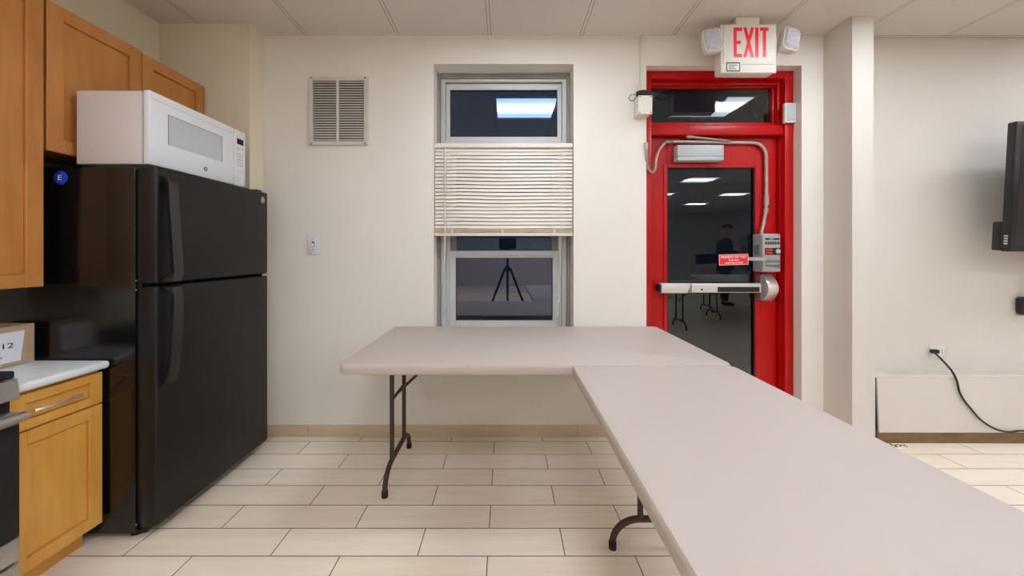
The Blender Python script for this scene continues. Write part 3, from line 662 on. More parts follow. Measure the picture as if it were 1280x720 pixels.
# ------------------------------------------------------------------ kitchen: fridge
fx, fy0, fy1 = -1.535, 1.602, 2.355
fr = thing('refrigerator', 'tall black top-freezer refrigerator standing between counter and back wall', 'refrigerator', (-1.9, 1.98, 0))
mb = MB(); mb.box(-2.238, -1.626, fy0, fy1, 0.022, 1.634, 0.004); obj('body', mb, M['fridge'], fr)
mb = MB(); mb.box(-1.626, -1.609, fy0 + 0.012, fy1 - 0.012, 0.06, 1.628); obj('door_gasket', mb, M['dark'], fr)
def fdoor(name, z0, z1):
    mb = MB(); mb.box(-1.609, fx, fy0, fy1, z0, z1, 0.009, 3); return obj(name, mb, M['fridge_door'], fr)
fd = fdoor('freezer_door', 1.122, 1.640); rd = fdoor('fridge_door', 0.050, 1.108)
def fhandle(path, par):
    mb = MB(); hw = 0.024; cy = 1.642; P = [Vector((p[0], cy, p[1])) for p in path]; rings = []
    for i, p in enumerate(P):
        t = (P[min(i + 1, len(P) - 1)] - P[max(i - 1, 0)]).normalized(); n_ = Vector((t.z, 0, -t.x)); th = path[i][2]
        prof = [(-1, -1), (-0.7, 1), (0, 1.25), (0.7, 1), (1, -1)]
        rings.append([mb.bm.verts.new(p + Vector((0, a * hw, 0)) + n_ * b_ * th * 1.25) for a, b_ in prof])
    for i in range(len(P) - 1):
        for k in range(5): mb.bm.faces.new((rings[i][k], rings[i][(k + 1) % 5], rings[i + 1][(k + 1) % 5], rings[i + 1][k]))
    mb.bm.faces.new(rings[0]); mb.bm.faces.new(rings[-1][::-1])
    obj('handle', mb, M['fridge_edge'], par)
fhandle(smooth_path([(fx - 0.006, 1.585, 0.012), (-1.515, 1.583, 0.012), (-1.507, 1.565, 0.011), (-1.503, 1.50, 0.010), (-1.490, 1.32, 0.009), (-1.478, 1.16, 0.009), (-1.482, 1.135, 0.011), (fx - 0.006, 1.133, 0.012)], 4) if False else
        [(fx - 0.006, 1.585, 0.013), (-1.515, 1.583, 0.013), (-1.506, 1.565, 0.011), (-1.502, 1.50, 0.009), (-1.490, 1.32, 0.009), (-1.480, 1.17, 0.009), (-1.486, 1.140, 0.011), (fx - 0.006, 1.137, 0.012)], fd)
fhandle([(fx - 0.006, 1.095, 0.012), (-1.486, 1.092, 0.011), (-1.480, 1.06, 0.009), (-1.482, 0.95, 0.009), (-1.490, 0.82, 0.009), (-1.502, 0.72, 0.009), (-1.512, 0.685, 0.012), (fx - 0.006, 0.680, 0.013)], rd)
by, bz = 2.302, 1.588
mb = MB(); mb.disc((fx + 0.001, by, bz), 0.021, 'x', 0.003, 24); bdg = obj('badge', mb, M['chrome'], fd)
mb = MB(); mb.disc((fx + 0.003, by, bz), 0.0165, 'x', 0.0015, 24); obj('badge_field', mb, M['logo'], bdg)
text('lettering', 'GE', 0.019, 0.017, (fx + 0.0036, by, bz), (0, 1, 0), (0, 0, 1), M['plastic_white'], bdg)
mb = MB(); mb.box(-1.66, -1.56, fy1 - 0.07, fy1 - 0.02, 1.6405, 1.654, 0.003); obj('hinge_cover', mb, M['fridge_edge'], fr)
mb = MB(); mb.box(-1.60, -1.53, fy1 - 0.06, fy1 - 0.004, 1.109, 1.121, 0.001, 1); obj('middle_hinge', mb, M['chrome'], fr)
for yy in (1.64, 2.30):
    for xx in (-1.655, -2.19):
        mb = MB(); mb.disc((xx, yy, 0.011), 0.022, 'z', 0.022, 12); obj('foot', mb, M['rubber'], fr)
mb = MB(); mb.box(-1.64, -1.60, fy0 + 0.02, fy1 - 0.02, 0.012, 0.048, 0.002); obj('toe_grille', mb, M['rubber'], fr)
for zz in (1.134, 1.094, 0.065):
    mb = MB(); mb.disc((-1.618, fy0 + 0.004, zz), 0.004, 'y', 0.016, 8); obj('hinge_screw', mb, M['chrome'], fr)
mg = thing('magnet', 'round blue magnet lettered E on the side of the black fridge', 'magnet', (PX(76, 1.6), 1.6, 1.555))
mb = MB(); mb.disc((PX(76, 1.6), fy0 - 0.003, 1.586), 0.030, 'y', 0.004, 28, 0.001); obj('disc', mb, M['blue'], mg)
text('lettering', 'E', 0.017, 0.022, (PX(76, 1.6), fy0 - 0.0052, 1.586), (1, 0, 0), (0, 0, 1), M['paper'], mg)

# microwave
mx_, my0, my1, mz0, mz1 = -1.598, 1.637, 2.241, 1.655, 1.989
mw = thing('microwave', 'white countertop microwave oven on top of the black refrigerator', 'microwave', (-1.76, 1.94, 1.6405))
mb = MB(); mb.box(-1.928, mx_ - 0.028, my0, my1, mz0, mz1 - 0.003, 0.006, 2); obj('cabinet', mb, M['micro_side'], mw)
mb = MB(); mb.box(mx_ - 0.028, mx_, my0, 2.147, mz0, mz1, 0.005, 2); dr = obj('door', mb, M['micro'], mw)
mb = MB(); mb.box(mx_ - 0.028, mx_, 2.149, my1, mz0, mz1, 0.005, 2); pn = obj('control_panel', mb, M['micro'], mw)
mb = MB(); mb.box(mx_ - 0.001, mx_ + 0.0012, 1.728, 2.054, 1.768, 1.910, 0.001, 1); obj('window', mb, M['micro_win'], dr)
mb = MB(); frame_box(mb, 0, 0, 0, 0, 0, 0, 0, 0, 0, 0) if False else None
mb.box(mx_ - 0.0005, mx_ + 0.0016, 2.051, 2.055, 1.768, 1.910); mb.box(mx_ - 0.0005, mx_ + 0.0016, 1.727, 1.7295, 1.768, 1.910); mb.box(mx_ - 0.0005, mx_ + 0.0016, 1.7295, 2.051, 1.9075, 1.910)
obj('window_edge', mb, M['alarmdark'], dr)
mb = MB(); mb.box(mx_ - 0.0005, mx_ + 0.0006, my0 + 0.006, 2.145, 1.953, 1.9545); obj('vent_line', mb, M['keys'], dr)
mb = MB(); mb.disc((mx_ + 0.001, 1.943, 1.702), 0.0115, 'x', 0.002, 20); lg = obj('badge', mb, M['logo'], dr)
text('lettering', 'GE', 0.0105, 0.009, (mx_ + 0.0022, 1.943, 1.702), (0, 1, 0), (0, 0, 1), M['plastic_white'], lg)
mb = MB(); mb.box(mx_ - 0.0005, mx_ + 0.001, 2.170, 2.222, 1.905, 1.938); obj('display', mb, M['dark'], pn)
for r_i in range(7):
    for c_i in range(3):
        if r_i in (1,) : continue
        y_ = 2.168 + 0.0185 * c_i; z_ = 1.882 - 0.0165 * r_i
        mb = MB(); mb.box(mx_ - 0.0005, mx_ + 0.0008, y_ + 0.002, y_ + 0.013, z_ - 0.007, z_); obj('key', mb, M['keys'], pn)
mb = MB(); mb.box(mx_ - 0.0005, mx_ + 0.0006, 2.156, 2.234, 1.739, 1.7405); mb.box(mx_ - 0.0005, mx_ + 0.0006, 2.156, 2.234, 1.705, 1.7062); obj('open_button', mb, M['keys'], pn)
for yy in (my0 + 0.05, my1 - 0.05):
    for xx in (-1.65, -1.90):
        mb = MB(); mb.disc((xx, yy, 1.6475), 0.012, 'z', 0.014, 10); obj('foot', mb, M['rubber'], mw)
mb = MB(); mb.box(mx_ - 0.034, mx_ - 0.029, my0 - 0.0012, my0 + 0.002, mz0 + 0.003, mz1 - 0.006); obj('side_seam', mb, M['keys'], mw)

# ------------------------------------------------------------------ cabinets
def shaker(name, par, xf, y0, y1, z0, z1, st, m, rail=None):
    """door slab facing +x with recessed centre panel"""
    rail = rail or st
    mb = MB()
    mb.box(xf - 0.020, xf, y0, y0 + st, z0, z1, 0.0015, 1); mb.box(xf - 0.020, xf, y1 - st, y1, z0, z1, 0.0015, 1)
    mb.box(xf - 0.020, xf, y0 + st, y1 - st, z1 - rail, z1, 0.0015, 1); mb.box(xf - 0.020, xf, y0 + st, y1 - st, z0, z0 + rail, 0.0015, 1)
    d = obj(name, mb, m, par)
    mb = MB(); mb.box(xf - 0.020, xf - 0.0115, y0 + st + 0.0016, y1 - st - 0.0016, z0 + rail + 0.0016, z1 - rail - 0.0016); obj('panel', mb, m, d)
    return d
UX = -1.943
oc_ = thing('wall_cabinet', 'maple wall cabinet with two shaker doors above the refrigerator', 'cabinet', (-2.1, 1.95, 1.69))
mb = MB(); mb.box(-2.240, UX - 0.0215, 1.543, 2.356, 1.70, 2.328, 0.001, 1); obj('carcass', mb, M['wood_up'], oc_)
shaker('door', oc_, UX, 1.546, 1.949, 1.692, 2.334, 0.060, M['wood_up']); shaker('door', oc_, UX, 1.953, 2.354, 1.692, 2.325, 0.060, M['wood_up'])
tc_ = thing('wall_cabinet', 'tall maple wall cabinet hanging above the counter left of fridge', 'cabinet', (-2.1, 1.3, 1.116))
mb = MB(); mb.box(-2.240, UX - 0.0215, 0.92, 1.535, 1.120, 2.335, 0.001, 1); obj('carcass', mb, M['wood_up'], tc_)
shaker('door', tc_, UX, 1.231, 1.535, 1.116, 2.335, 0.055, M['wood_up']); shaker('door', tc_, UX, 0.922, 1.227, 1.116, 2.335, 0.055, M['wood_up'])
# base cabinet
BX = -1.750
bc = thing('base_cabinet', 'narrow honey maple base cabinet with one drawer beside the range', 'cabinet', (-1.98, 1.43, 0))
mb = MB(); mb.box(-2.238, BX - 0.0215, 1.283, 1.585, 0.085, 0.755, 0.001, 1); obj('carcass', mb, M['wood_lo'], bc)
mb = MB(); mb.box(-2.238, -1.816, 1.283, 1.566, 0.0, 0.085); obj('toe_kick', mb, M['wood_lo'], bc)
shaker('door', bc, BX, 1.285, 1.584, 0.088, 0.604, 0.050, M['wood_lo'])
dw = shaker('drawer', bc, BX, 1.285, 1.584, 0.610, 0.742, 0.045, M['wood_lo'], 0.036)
mb = MB(); zz = 0.676
mb.tube([(BX - 0.008, 1.358, zz), (BX + 0.018, 1.358, zz)], 0.0035, 8); mb.tube([(BX - 0.008, 1.482, zz), (BX + 0.018, 1.482, zz)], 0.0035, 8)
mb.tube(smooth_path([(BX + 0.014, 1.345, zz), (BX + 0.021, 1.370, zz), (BX + 0.024, 1.42, zz), (BX + 0.021, 1.470, zz), (BX + 0.014, 1.495, zz)], 4), 0.0055, 8); obj('handle', mb, M['handle'], dw)
mb = MB(); mb.box(-2.238, -1.724, 1.279, 1.594, 0.7565, 0.789, 0.013, 4)
tag(obj('worktop', mb, M['counter']), 'short pale grey laminate worktop between range and fridge', 'countertop')
# cardboard box
bxr = thing('cardboard_box', 'open brown cardboard box with white label on the worktop', 'box', (-2.13, 1.42, 0.7905))
bx0_, bx1_, by0_, by1_, bz0_, bz1_ = -2.225, -2.037, 1.288, 1.578, 0.7905, 0.953
mb = MB(); t_ = 0.004
mb.box(bx1_ - t_, bx1_, by0_, by1_, bz0_, bz1_, 0.001, 1); mb.box(bx0_, bx0_ + t_, by0_, by1_, bz0_, bz1_, 0.001, 1)
mb.box(bx0_ + t_, bx1_ - t_, by0_, by0_ + t_, bz0_, bz1_); mb.box(bx0_ + t_, bx1_ - t_, by1_ - t_, by1_, bz0_, bz1_); mb.box(bx0_ + t_, bx1_ - t_, by0_ + t_, by1_ - t_, bz0_, bz0_ + t_)
crt = obj('carton', mb, M['cardboard'], bxr)
mb = MB(); mb.prism([(1.335, 0.806), (1.532, 0.806), (1.545, 0.930), (1.335, 0.930)], 'x', bx1_, bx1_ + 0.0008); lb = obj('shipping_label', mb, M['paper'], bxr)
text('lettering', '12', 0.033, 0.021, (bx1_ + 0.0009, 1.493, 0.876), (0, 1, 0), (0, 0, 1), M['ink'], lb)
text('lettering', 'LS', 0.016, 0.008, (bx1_ + 0.0009, 1.468, 0.832), (0, 1, 0), (0, 0, 1), M['ink'], lb)
# range
rx = -1.692; ry0, ry1 = 0.515, 1.272
rg = thing('range', 'stainless steel range with black oven door at left edge', 'stove', (-1.96, 0.9, 0))
mb = MB(); mb.box(-2.236, rx - 0.035, ry0, ry1, 0.03, 0.800, 0.003); obj('body', mb, M['dark'], rg)
mb = MB(); mb.prism([(rx - 0.034, 0.8195), (rx - 0.008, 0.8195), (rx + 0.002, 0.751), (rx - 0.034, 0.751)], 'y', ry0, ry1, 0.002, 1); cp = obj('control_panel', mb, M['steel'], rg)
mb = MB(); mb.box(-2.236, rx - 0.036, ry0, ry1, 0.801, 0.822, 0.003); obj('cooktop', mb, M['dark'], rg)
def grate(y0, y1):
    mb = MB()
    for yy in (y0, y1): mb.box(-2.20, rx - 0.005, yy - 0.011, yy + 0.011, 0.823, 0.850, 0.006)
    for xx in (-2.19, -2.07, -1.95, -1.83, rx - 0.018): mb.box(xx - 0.009, xx + 0.009, y0, y1, 0.828, 0.849, 0.004)
    obj('grate', mb, M['rubber'], rg)
grate(0.90, 1.252); grate(0.535, 0.88)
for yy in (0.62, 0.76, 0.90, 1.04, 1.165):
    mb = MB(); c0 = Vector((rx - 0.004, yy, 0.786)); d_ = Vector((0.98, 0, 0.17)); mb.tube([c0, c0 + d_ * 0.012, c0 + d_ * 0.030], 0.022, 16, rs=[0.024, 0.021, 0.019]); obj('knob', mb, M['dark'], cp)
mb = MB(); mb.box(rx - 0.034, rx, ry0 + 0.002, ry1 - 0.001, 0.272, 0.662, 0.003); od = obj('oven_door', mb, M['dark'], rg)
mb = MB(); mb.box(rx - 0.033, rx + 0.002, ry0 + 0.002, ry1 - 0.001, 0.6625, 0.706, 0.004); obj('door_trim', mb, M['steel'], od)
mb = MB(); mb.box(rx - 0.033, rx + 0.002, ry0 + 0.002, ry1 - 0.001, 0.192, 0.271, 0.003); obj('door_trim', mb, M['steel'], od)
mb = MB(); mb.tube([(rx + 0.030, ry0 + 0.02, 0.694), (rx + 0.030, ry1 - 0.008, 0.694)], 0.0165, 16)
for yy in (ry0 + 0.05, ry1 - 0.05): mb.box(rx, rx + 0.03, yy - 0.012, yy + 0.012, 0.683, 0.703, 0.003)
obj('handle', mb, M['steel'], od)
mb = MB(); mb.box(rx - 0.034, rx + 0.001, ry0 + 0.002, ry1 - 0.001, 0.05, 0.181, 0.003); obj('drawer', mb, M['steel'], rg)
for yy in (ry0 + 0.06, ry1 - 0.06):
    for xx in (-1.78, -2.18):
        mb = MB(); mb.disc((xx, yy, 0.0155), 0.02, 'z', 0.031, 12); obj('foot', mb, M['rubber'], rg)

# ------------------------------------------------------------------ folding tables
TH = 0.76
def make_table(label, L, W, lx, cy_off, loc, rz, group='folding tables', foot=0.236, up=0.118):
    t = thing('folding_table', label, 'table', (0, 0, 0), group)
    # top: rounded rectangle with softly rolled rim
    def ro(w, h, r, z, n=6):
        pts = []
        for (sx, sy, a0) in ((1, 1, 0), (-1, 1, 90), (-1, -1, 180), (1, -1, 270)):
            for k in range(n + 1):
                a = math.radians(a0 + 90 * k / n); pts.append((sx * (w - r) + r * math.cos(a), sy * (h - r) + r * math.sin(a), z))
        return pts
    secs = [(0.012, TH), (0.005, TH - 0.002), (0.001, TH - 0.008), (0.0, TH - 0.018), (0.0, TH - 0.036), (0.003, TH - 0.044), (0.012, TH - 0.046)]
    mb = MB(); vs = [[mb.bm.verts.new(p) for p in ro(L / 2 - i_, W / 2 - i_, 0.035 - i_ * 0.5, z)] for i_, z in secs]; n = len(vs[0])
    for a in range(len(vs) - 1):
        for k in range(n): mb.bm.faces.new((vs[a][k], vs[a][(k + 1) % n], vs[a + 1][(k + 1) % n], vs[a + 1][k]))
    mb.bm.faces.new(vs[0]); mb.bm.faces.new(vs[-1][::-1])
    obj('tabletop', mb, M['table'], t)
    mb = MB(); frame_box(mb, 0, 0, 0, 0, 0, 0, 0, 0, 0, 0) if False else None
    for sy in (-1, 1): mb.box(-L / 2 + 0.09, L / 2 - 0.09, sy * (W / 2 - 0.055) - 0.012, sy * (W / 2 - 0.055) + 0.012, TH - 0.062, TH - 0.046, 0.003)
    obj('apron_rail', mb, M['table_edge'], t)
    for sx in (-1, 1):
        X = sx * lx; zb = 0.125
        for sy in (-1, 1):
            mb = MB(); y = cy_off + sy * up
            mb.tube([(X, y, zb), (X, y, TH - 0.046)], 0.0125, 12); obj('leg', mb, M['leg'], t)
        mb = MB(); c = cy_off; R_ = foot - up - 0.005
        pth = []
        for k in range(9):
            a = math.radians(180 - 0 - 90 * k / 8)
            pth.append((X, c - foot + R_ + R_ * math.cos(a), 0.025 + (zb - 0.025) * math.sin(a)))
        pth2 = [(X, 2 * c - p[1], p[2]) for p in reversed(pth)]
        mb.tube([(X, c - foot, 0.012)] + pth + pth2 + [(X, c + foot, 0.012)], 0.0135, 12); fb = obj('foot_bar', mb, M['leg'], t)
        for sy in (-1, 1):
            mb = MB(); mb.tube([(X, c + sy * foot, 0.0), (X, c + sy * foot, 0.030)], 0.0165, 12); obj('foot_cap', mb, M['rubber'], fb)
        mb = MB(); mb.tube([(X, c - up, 0.45), (X, c + up, 0.45)], 0.009, 8); obj('crossbar', mb, M['leg'], t)
        mb = MB(); mb.tube([(X, c - 0.02, 0.45), (X - sx * 0.16, c - 0.02, 0.60), (X - sx * 0.33, c, TH - 0.05)], 0.0085, 8); obj('brace', mb, M['leg'], t)
        mb = MB(); mb.tube([(X, c + up, 0.62), (X - sx * 0.17, c + 0.03, 0.655), (X - sx * 0.32, c + 0.012, TH - 0.05)], 0.0075, 8); obj('brace', mb, M['leg'], t)
    t.location = loc; t.rotation_euler = (0, 0, rz)
    return t
AX0, AX1, AY0, AY1 = -0.748, 1.015, 1.620, 2.462
make_table('beige folding table pushed against the wall under the window', AX1 - AX0, AY1 - AY0, 0.755, 0.072, ((AX0 + AX1) / 2, (AY0 + AY1) / 2, 0), 0)
BX0, BX1, BY1 = 0.292, 1.006, 1.617; BL = 1.83
# turned a quarter: local x runs along -Y
make_table('beige folding table running from the window table toward the camera', BL, BX1 - BX0, BL / 2 - 0.065, 0.042, ((BX0 + BX1) / 2, BY1 - BL / 2, 0), -PI / 2)
make_table('beige folding table reflected in the glass of the red door', 1.83, 0.76, 0.76, 0.0, (3.66, -0.80, 0), 0)
make_table('farther beige folding table reflected in the glass of the red door, before the person', 1.83, 0.76, 0.76, 0.0, (4.75, -1.72, 0), 0)
make_table('farthest beige folding table mirrored in the red door glass, right before the person', 1.83, 0.76, 0.76, 0.0, (5.05, -2.50, 0), 0)

# ------------------------------------------------------------------ right side: convector, outlet, cord, TV
CY = 2.39
cv0 = 2.428; cv1 = 5.2
ct = thing('convector', 'long cream wall convector cover along the floor at right', 'heater', ((cv0 + cv1) / 2, 2.45, 0))
mb = MB(); mb.box(cv0 + 0.022, cv1, CY + 0.012, 2.514, 0.0, 0.088, 0.002); obj('base', mb, M['radbase'], ct)
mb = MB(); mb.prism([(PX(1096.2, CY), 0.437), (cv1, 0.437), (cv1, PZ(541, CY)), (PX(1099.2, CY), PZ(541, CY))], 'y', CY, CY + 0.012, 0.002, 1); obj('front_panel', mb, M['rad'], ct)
mb = MB(); mb.box(2.440, cv1 - 0.004, CY + 0.0125, 2.513, 0.089, 0.436); obj('inner_case', mb, M['dark'], ct)
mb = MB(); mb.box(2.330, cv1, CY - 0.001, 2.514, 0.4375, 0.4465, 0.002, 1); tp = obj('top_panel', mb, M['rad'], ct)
mb = MB()
for k in range(150):
    x = 2.56 + k * 0.0175
    for j in range(3): mb.box(x, x + 0.0095, 2.418 + j * 0.028, 2.436 + j * 0.028, 0.4463, 0.4470)
obj('grille_slots', mb, M['radgrille'], tp)
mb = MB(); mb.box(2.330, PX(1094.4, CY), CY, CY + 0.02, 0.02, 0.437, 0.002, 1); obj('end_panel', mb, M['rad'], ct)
mb = MB()
for k in range(16):
    x = 2.43 + random.uniform(0, 0.16); y = CY - random.uniform(0.0, 0.035); s_ = random.uniform(0.004, 0.011)
    mb.box(x, x + s_ * 1.6, y - s_, y, 0.0, s_, s_ * 0.3, 1)
o = tag(obj('plaster_rubble', mb, M['rubble']), 'crumbled brown plaster on floor at the convector corner', 'debris'); o['kind'] = 'stuff'

RY = 2.516
ox0, ox1, oz0, oz1 = PX(1161, RY), PX(1181, RY), PZ(446.5, RY), PZ(432, RY)
ou = thing('wall_outlet', 'white wall outlet just above the convector with black plug in it', 'outlet', ((ox0 + ox1) / 2, RY, oz0))
mb = MB(); mb.box(ox0, ox1, RY - 0.008, RY - 0.001, oz0, oz1, 0.003); op = obj('plate', mb, M['offwhite'], ou)
mb = MB(); mb.box(ox1 - 0.030, ox1 - 0.026, RY - 0.0088, RY - 0.0075, oz0 + 0.03, oz0 + 0.04); mb.box(ox1 - 0.030, ox1 - 0.026, RY - 0.0088, RY - 0.0075, oz0 + 0.045, oz0 + 0.055); obj('slots', mb, M['dark'], op)
pc = thing('electric_cable', 'black power cord drooping from outlet across the convector', 'cord', (PX(1210, 2.38), 2.38, PZ(541, 2.375)))
pxw, pzw = PX(1167.5, 2.49), PZ(439.5, 2.49)
mb = MB(); mb.box(pxw - 0.013, pxw + 0.032, 2.482, RY - 0.0092, pzw - 0.013, pzw + 0.013, 0.005, 2); obj('plug', mb, M['rubber'], pc)
cpath = [(pxw - 0.012, 2.484, pzw), (PX(1171, 2.46), 2.460, PZ(443.5, 2.46)), (PX(1181, 2.42), 2.42, PZ(453.5, 2.42)), (PX(1190, 2.382), 2.382, PZ(464, 2.382))]
for (a, b_) in ((1196, 476), (1199, 489), (1205, 500.5), (1214, 511.5), (1224, 523), (1237, 532.5), (1251, 538.5), (1264, 540), (1275, 538.5), (1290, 540), (1320, 546)):
    cpath.append((PX(a, 2.376), 2.376, PZ(b_, 2.376)))
mb = MB(); mb.tube(smooth_path(cpath, 5), 0.0058, 8); obj('cable', mb, M['cable'], pc)

tvx, tvw = PX(1268.5, 2.24), 1.22
tv = thing('television', 'black flat-screen television hung on the right wall at edge', 'television', (tvx + tvw / 2, 2.30, 1.25))
Rt = Matrix.Translation((tvx, 2.262, 1.262)) @ Matrix.Rotation(math.radians(2.4), 4, 'X')
mb = MB(); mb.box(0, tvw, 0, 0.045, 0, 0.80, 0.006, 2, Rt); bz_ = obj('bezel', mb, M['tv'], tv)
mb = MB(); mb.box(0.03, tvw - 0.03, -0.001, 0.002, 0.045, 0.77, 0, 1, Rt); obj('screen', mb, M['tvscreen'], tv)
mb = MB(); mb.box(0.006, tvw - 0.006, 0.045, 0.095, 0.005, 0.19, 0.008, 2, Rt); mb.box(0.15, tvw - 0.15, 0.045, 0.085, 0.19, 0.60, 0.01, 2, Rt); obj('rear_housing', mb, M['tv'], tv)
mb = MB()
for k in range(4): mb.box(-0.001, 0.002, 0.012, 0.030, 0.045 + 0.016 * k, 0.055 + 0.016 * k, 0, 1, Rt)
obj('side_buttons', mb, M['chrome'], tv)
mb = MB(); mb.box(0.35, tvw - 0.35, 2.345 - 2.262, 2.345 - 2.262 + 0.02, 0.25, 0.55, 0.003, 1, Matrix.Translation((tvx, 2.262, 1.262))); mb.box(tvx + tvw / 2 - 0.06, tvx + tvw / 2 + 0.06, 2.36, 2.515, 1.58, 1.74, 0.004); obj('wall_mount', mb, M['tv'], tv)
ad = thing('wall_power_adapter', 'black power adapter on right wall below the television', 'adapter', (PX(1284, 2.49), 2.50, PZ(396, 2.49)))
mb = MB(); mb.box(PX(1276.5, 2.48), PX(1276.5, 2.48) + 0.075, 2.465, RY - 0.001, PZ(394, 2.48), PZ(371, 2.48), 0.02, 4); obj('case', mb, M['tv'], ad)
mb = MB(); mb.tube(smooth_path([(PX(1276.5, 2.48) + 0.04, 2.49, PZ(371, 2.48) - 0.004), (PX(1276.5, 2.48) + 0.055, 2.49, 1.10), (PX(1276.5, 2.48) + 0.09, 2.49, 1.20), (PX(1276.5, 2.48) + 0.10, 2.47, 1.34)], 4), 0.004, 6); obj('lead', mb, M['cable'], ad)

# ------------------------------------------------------------------ ceiling lights
first = None; cnt = 0
for j in range(5):
    for i in (0, 1, 2, 3, -1):
        if i == -1 and j not in (1, 3): continue
        x0 = -0.109 + 1.875 * i; y0 = 1.255 - 1.875 * j
        if first is None:
            first = thing('ceiling_light', '', 'light', (x0 + 0.3125, y0 + 0.3125, CEIL), 'ceiling light panels')
            mb = MB()
            zz0, zz1 = CEIL - 0.012, CEIL - 0.001
            for b_ in ((x0 + 0.004, x0 + 0.022, y0 + 0.004, y0 + 0.621), (x0 + 0.603, x0 + 0.621, y0 + 0.004, y0 + 0.621), (x0 + 0.022, x0 + 0.603, y0 + 0.004, y0 + 0.078), (x0 + 0.022, x0 + 0.603, y0 + 0.583, y0 + 0.621)): mb.box(*b_, zz0, zz1)
            obj('frame', mb, M['lightframe'], first)
            mb = MB(); mb.box(x0 + 0.022, x0 + 0.603, y0 + 0.078, y0 + 0.583, CEIL - 0.008, CEIL - 0.002); obj('diffuser', mb, M['light'], first)
            o = first
        else:
            o = copy_tree(first); o.location = (x0 + 0.3125, y0 + 0.3125, CEIL)
        o['label'] = {(0, 0): 'square ceiling light panel mirrored in the top window pane', (1, 0): 'square ceiling light panel mirrored in the door transom glass', (-1, 1): 'square ceiling light panel over the kitchen counter behind the camera', (-1, 3): 'square ceiling light panel by the left wall far behind the camera'}.get((i, j), 'square ceiling light panel in the room behind, mirrored in the door glass')

# ------------------------------------------------------------------ tripod and camera behind the lens (seen in the window reflection)
tp_ = thing('camera_tripod', 'black camera on tripod mirrored in the lower window pane', 'tripod', (0.03, -0.13, 0))
ctr = Vector((0.03, -0.13, 0))
mb = MB(); mb.tube([ctr + Vector((0, 0, 0.62)), ctr + Vector((0, 0, 1.30))], 0.016, 12); obj('centre_column', mb, M['rubber'], tp_)
mb = MB(); mb.tube([ctr + Vector((0, 0, 0.97)), ctr + Vector((0, 0, 1.06))], 0.035, 12, rs=[0.045, 0.032]); obj('collar', mb, M['rubber'], tp_)
for a in (25, 155, 270):
    d_ = Vector((math.cos(math.radians(a)), math.sin(math.radians(a)) , 0))
    mb = MB(); p0 = ctr + d_ * 0.04 + Vector((0, 0, 1.02)); p1 = ctr + d_ * 0.47; p1.z = 0.012
    mb.tube([p0, p0.lerp(p1, 0.5), p0.lerp(p1, 0.52), p1], 0.018, 10, rs=[0.019, 0.018, 0.014, 0.013]); lgp = obj('leg', mb, M['rubber'], tp_)
    mb = MB(); mb.tube([p1 + Vector((0, 0, -0.012)), p1 + Vector((0, 0, 0.02))], 0.018, 10); obj('foot', mb, M['rubber'], lgp)
mb = MB(); mb.box(-0.10, 0.16, -0.19, -0.07, 1.30, 1.50, 0.02, 3); obj('camera_body', mb, M['tv'], tp_)

# ------------------------------------------------------------------ the person mirrored in the door glass
def skin(name, verts, edges, radii, m, parent, root=0, sub=2):
    me = bpy.data.meshes.new('sk'); me.from_pydata([tuple(v) for v in verts], edges, [])
    o = bpy.data.objects.new('sk', me); COL.objects.link(o)
    mo = o.modifiers.new('s', 'SKIN'); mo.use_smooth_shade = True
    for i, r in enumerate(radii):
        sv = me.skin_vertices[0].data[i]; sv.radius = (r, r) if not isinstance(r, tuple) else r; sv.use_root = (i == root)
    s_ = o.modifiers.new('u', 'SUBSURF'); s_.levels = sub; s_.render_levels = sub
    dg = bpy.context.evaluated_depsgraph_get(); dg.update()
    m2 = bpy.data.meshes.new_from_object(o.evaluated_get(dg)); bpy.data.objects.remove(o)
    bm = bmesh.new(); bm.from_mesh(m2); bpy.data.meshes.remove(m2)
    return obj(name, bm, m, parent)
# local frame of the person: faces -x (left in the mirror image he looks at right..), built around pp0
pp0 = Vector((5.15, -3.30, 0)); ang = math.radians(20)      # facing +x (profile to the right in the mirror)
pr = thing('person', 'person in dark jacket and cap looking down, reflected in the red door glass', 'person', tuple(pp0))
def L_(f, s_, z): # forward, left, up
    c, s2 = math.cos(ang), math.sin(ang)
    return Vector((pp0.x + f * c - s_ * s2, pp0.y + f * s2 + s_ * c, z))
K = 1.80
V = []; E = []; Rr = []
def addv(p, r, par=None):
    V.append(p); Rr.append(r); i = len(V) - 1
    if par is not None: E.append((par, i))
    return i
pel = addv(L_(0, 0, 0.96), (0.15, 0.11)); wst = addv(L_(0.0, 0, 1.10), (0.14, 0.105), pel); ch = addv(L_(0.01, 0, 1.30), (0.165, 0.12), wst)
up_ = addv(L_(0, 0, 1.44), (0.12, 0.09), ch); nk = addv(L_(0.015, 0, 1.53), 0.056, up_); hb = addv(L_(0.045, 0, 1.60), 0.070, nk)
hd = addv(L_(0.06, 0, 1.68), 0.095, hb); ht = addv(L_(0.055, 0, 1.745), 0.075, hd)
hands = []
for s_ in (-1, 1):
    sh = addv(L_(0, 0.19 * s_, 1.44), 0.062, up_); el = addv(L_(0.03, 0.25 * s_, 1.16), 0.047, sh); wr = addv(L_(0.25, 0.13 * s_, 1.17), 0.032, el)
    pm = addv(L_(0.32, 0.10 * s_, 1.185), 0.030, wr); hands.append((pm, s_))
    hp = addv(L_(0, 0.095 * s_, 0.90), 0.095, pel); kn = addv(L_(0.02, 0.10 * s_, 0.50), 0.062, hp); an = addv(L_(-0.01, 0.105 * s_, 0.10), 0.042, kn)
    ft = addv(L_(0.12, 0.12 * s_, 0.045), 0.036, an)
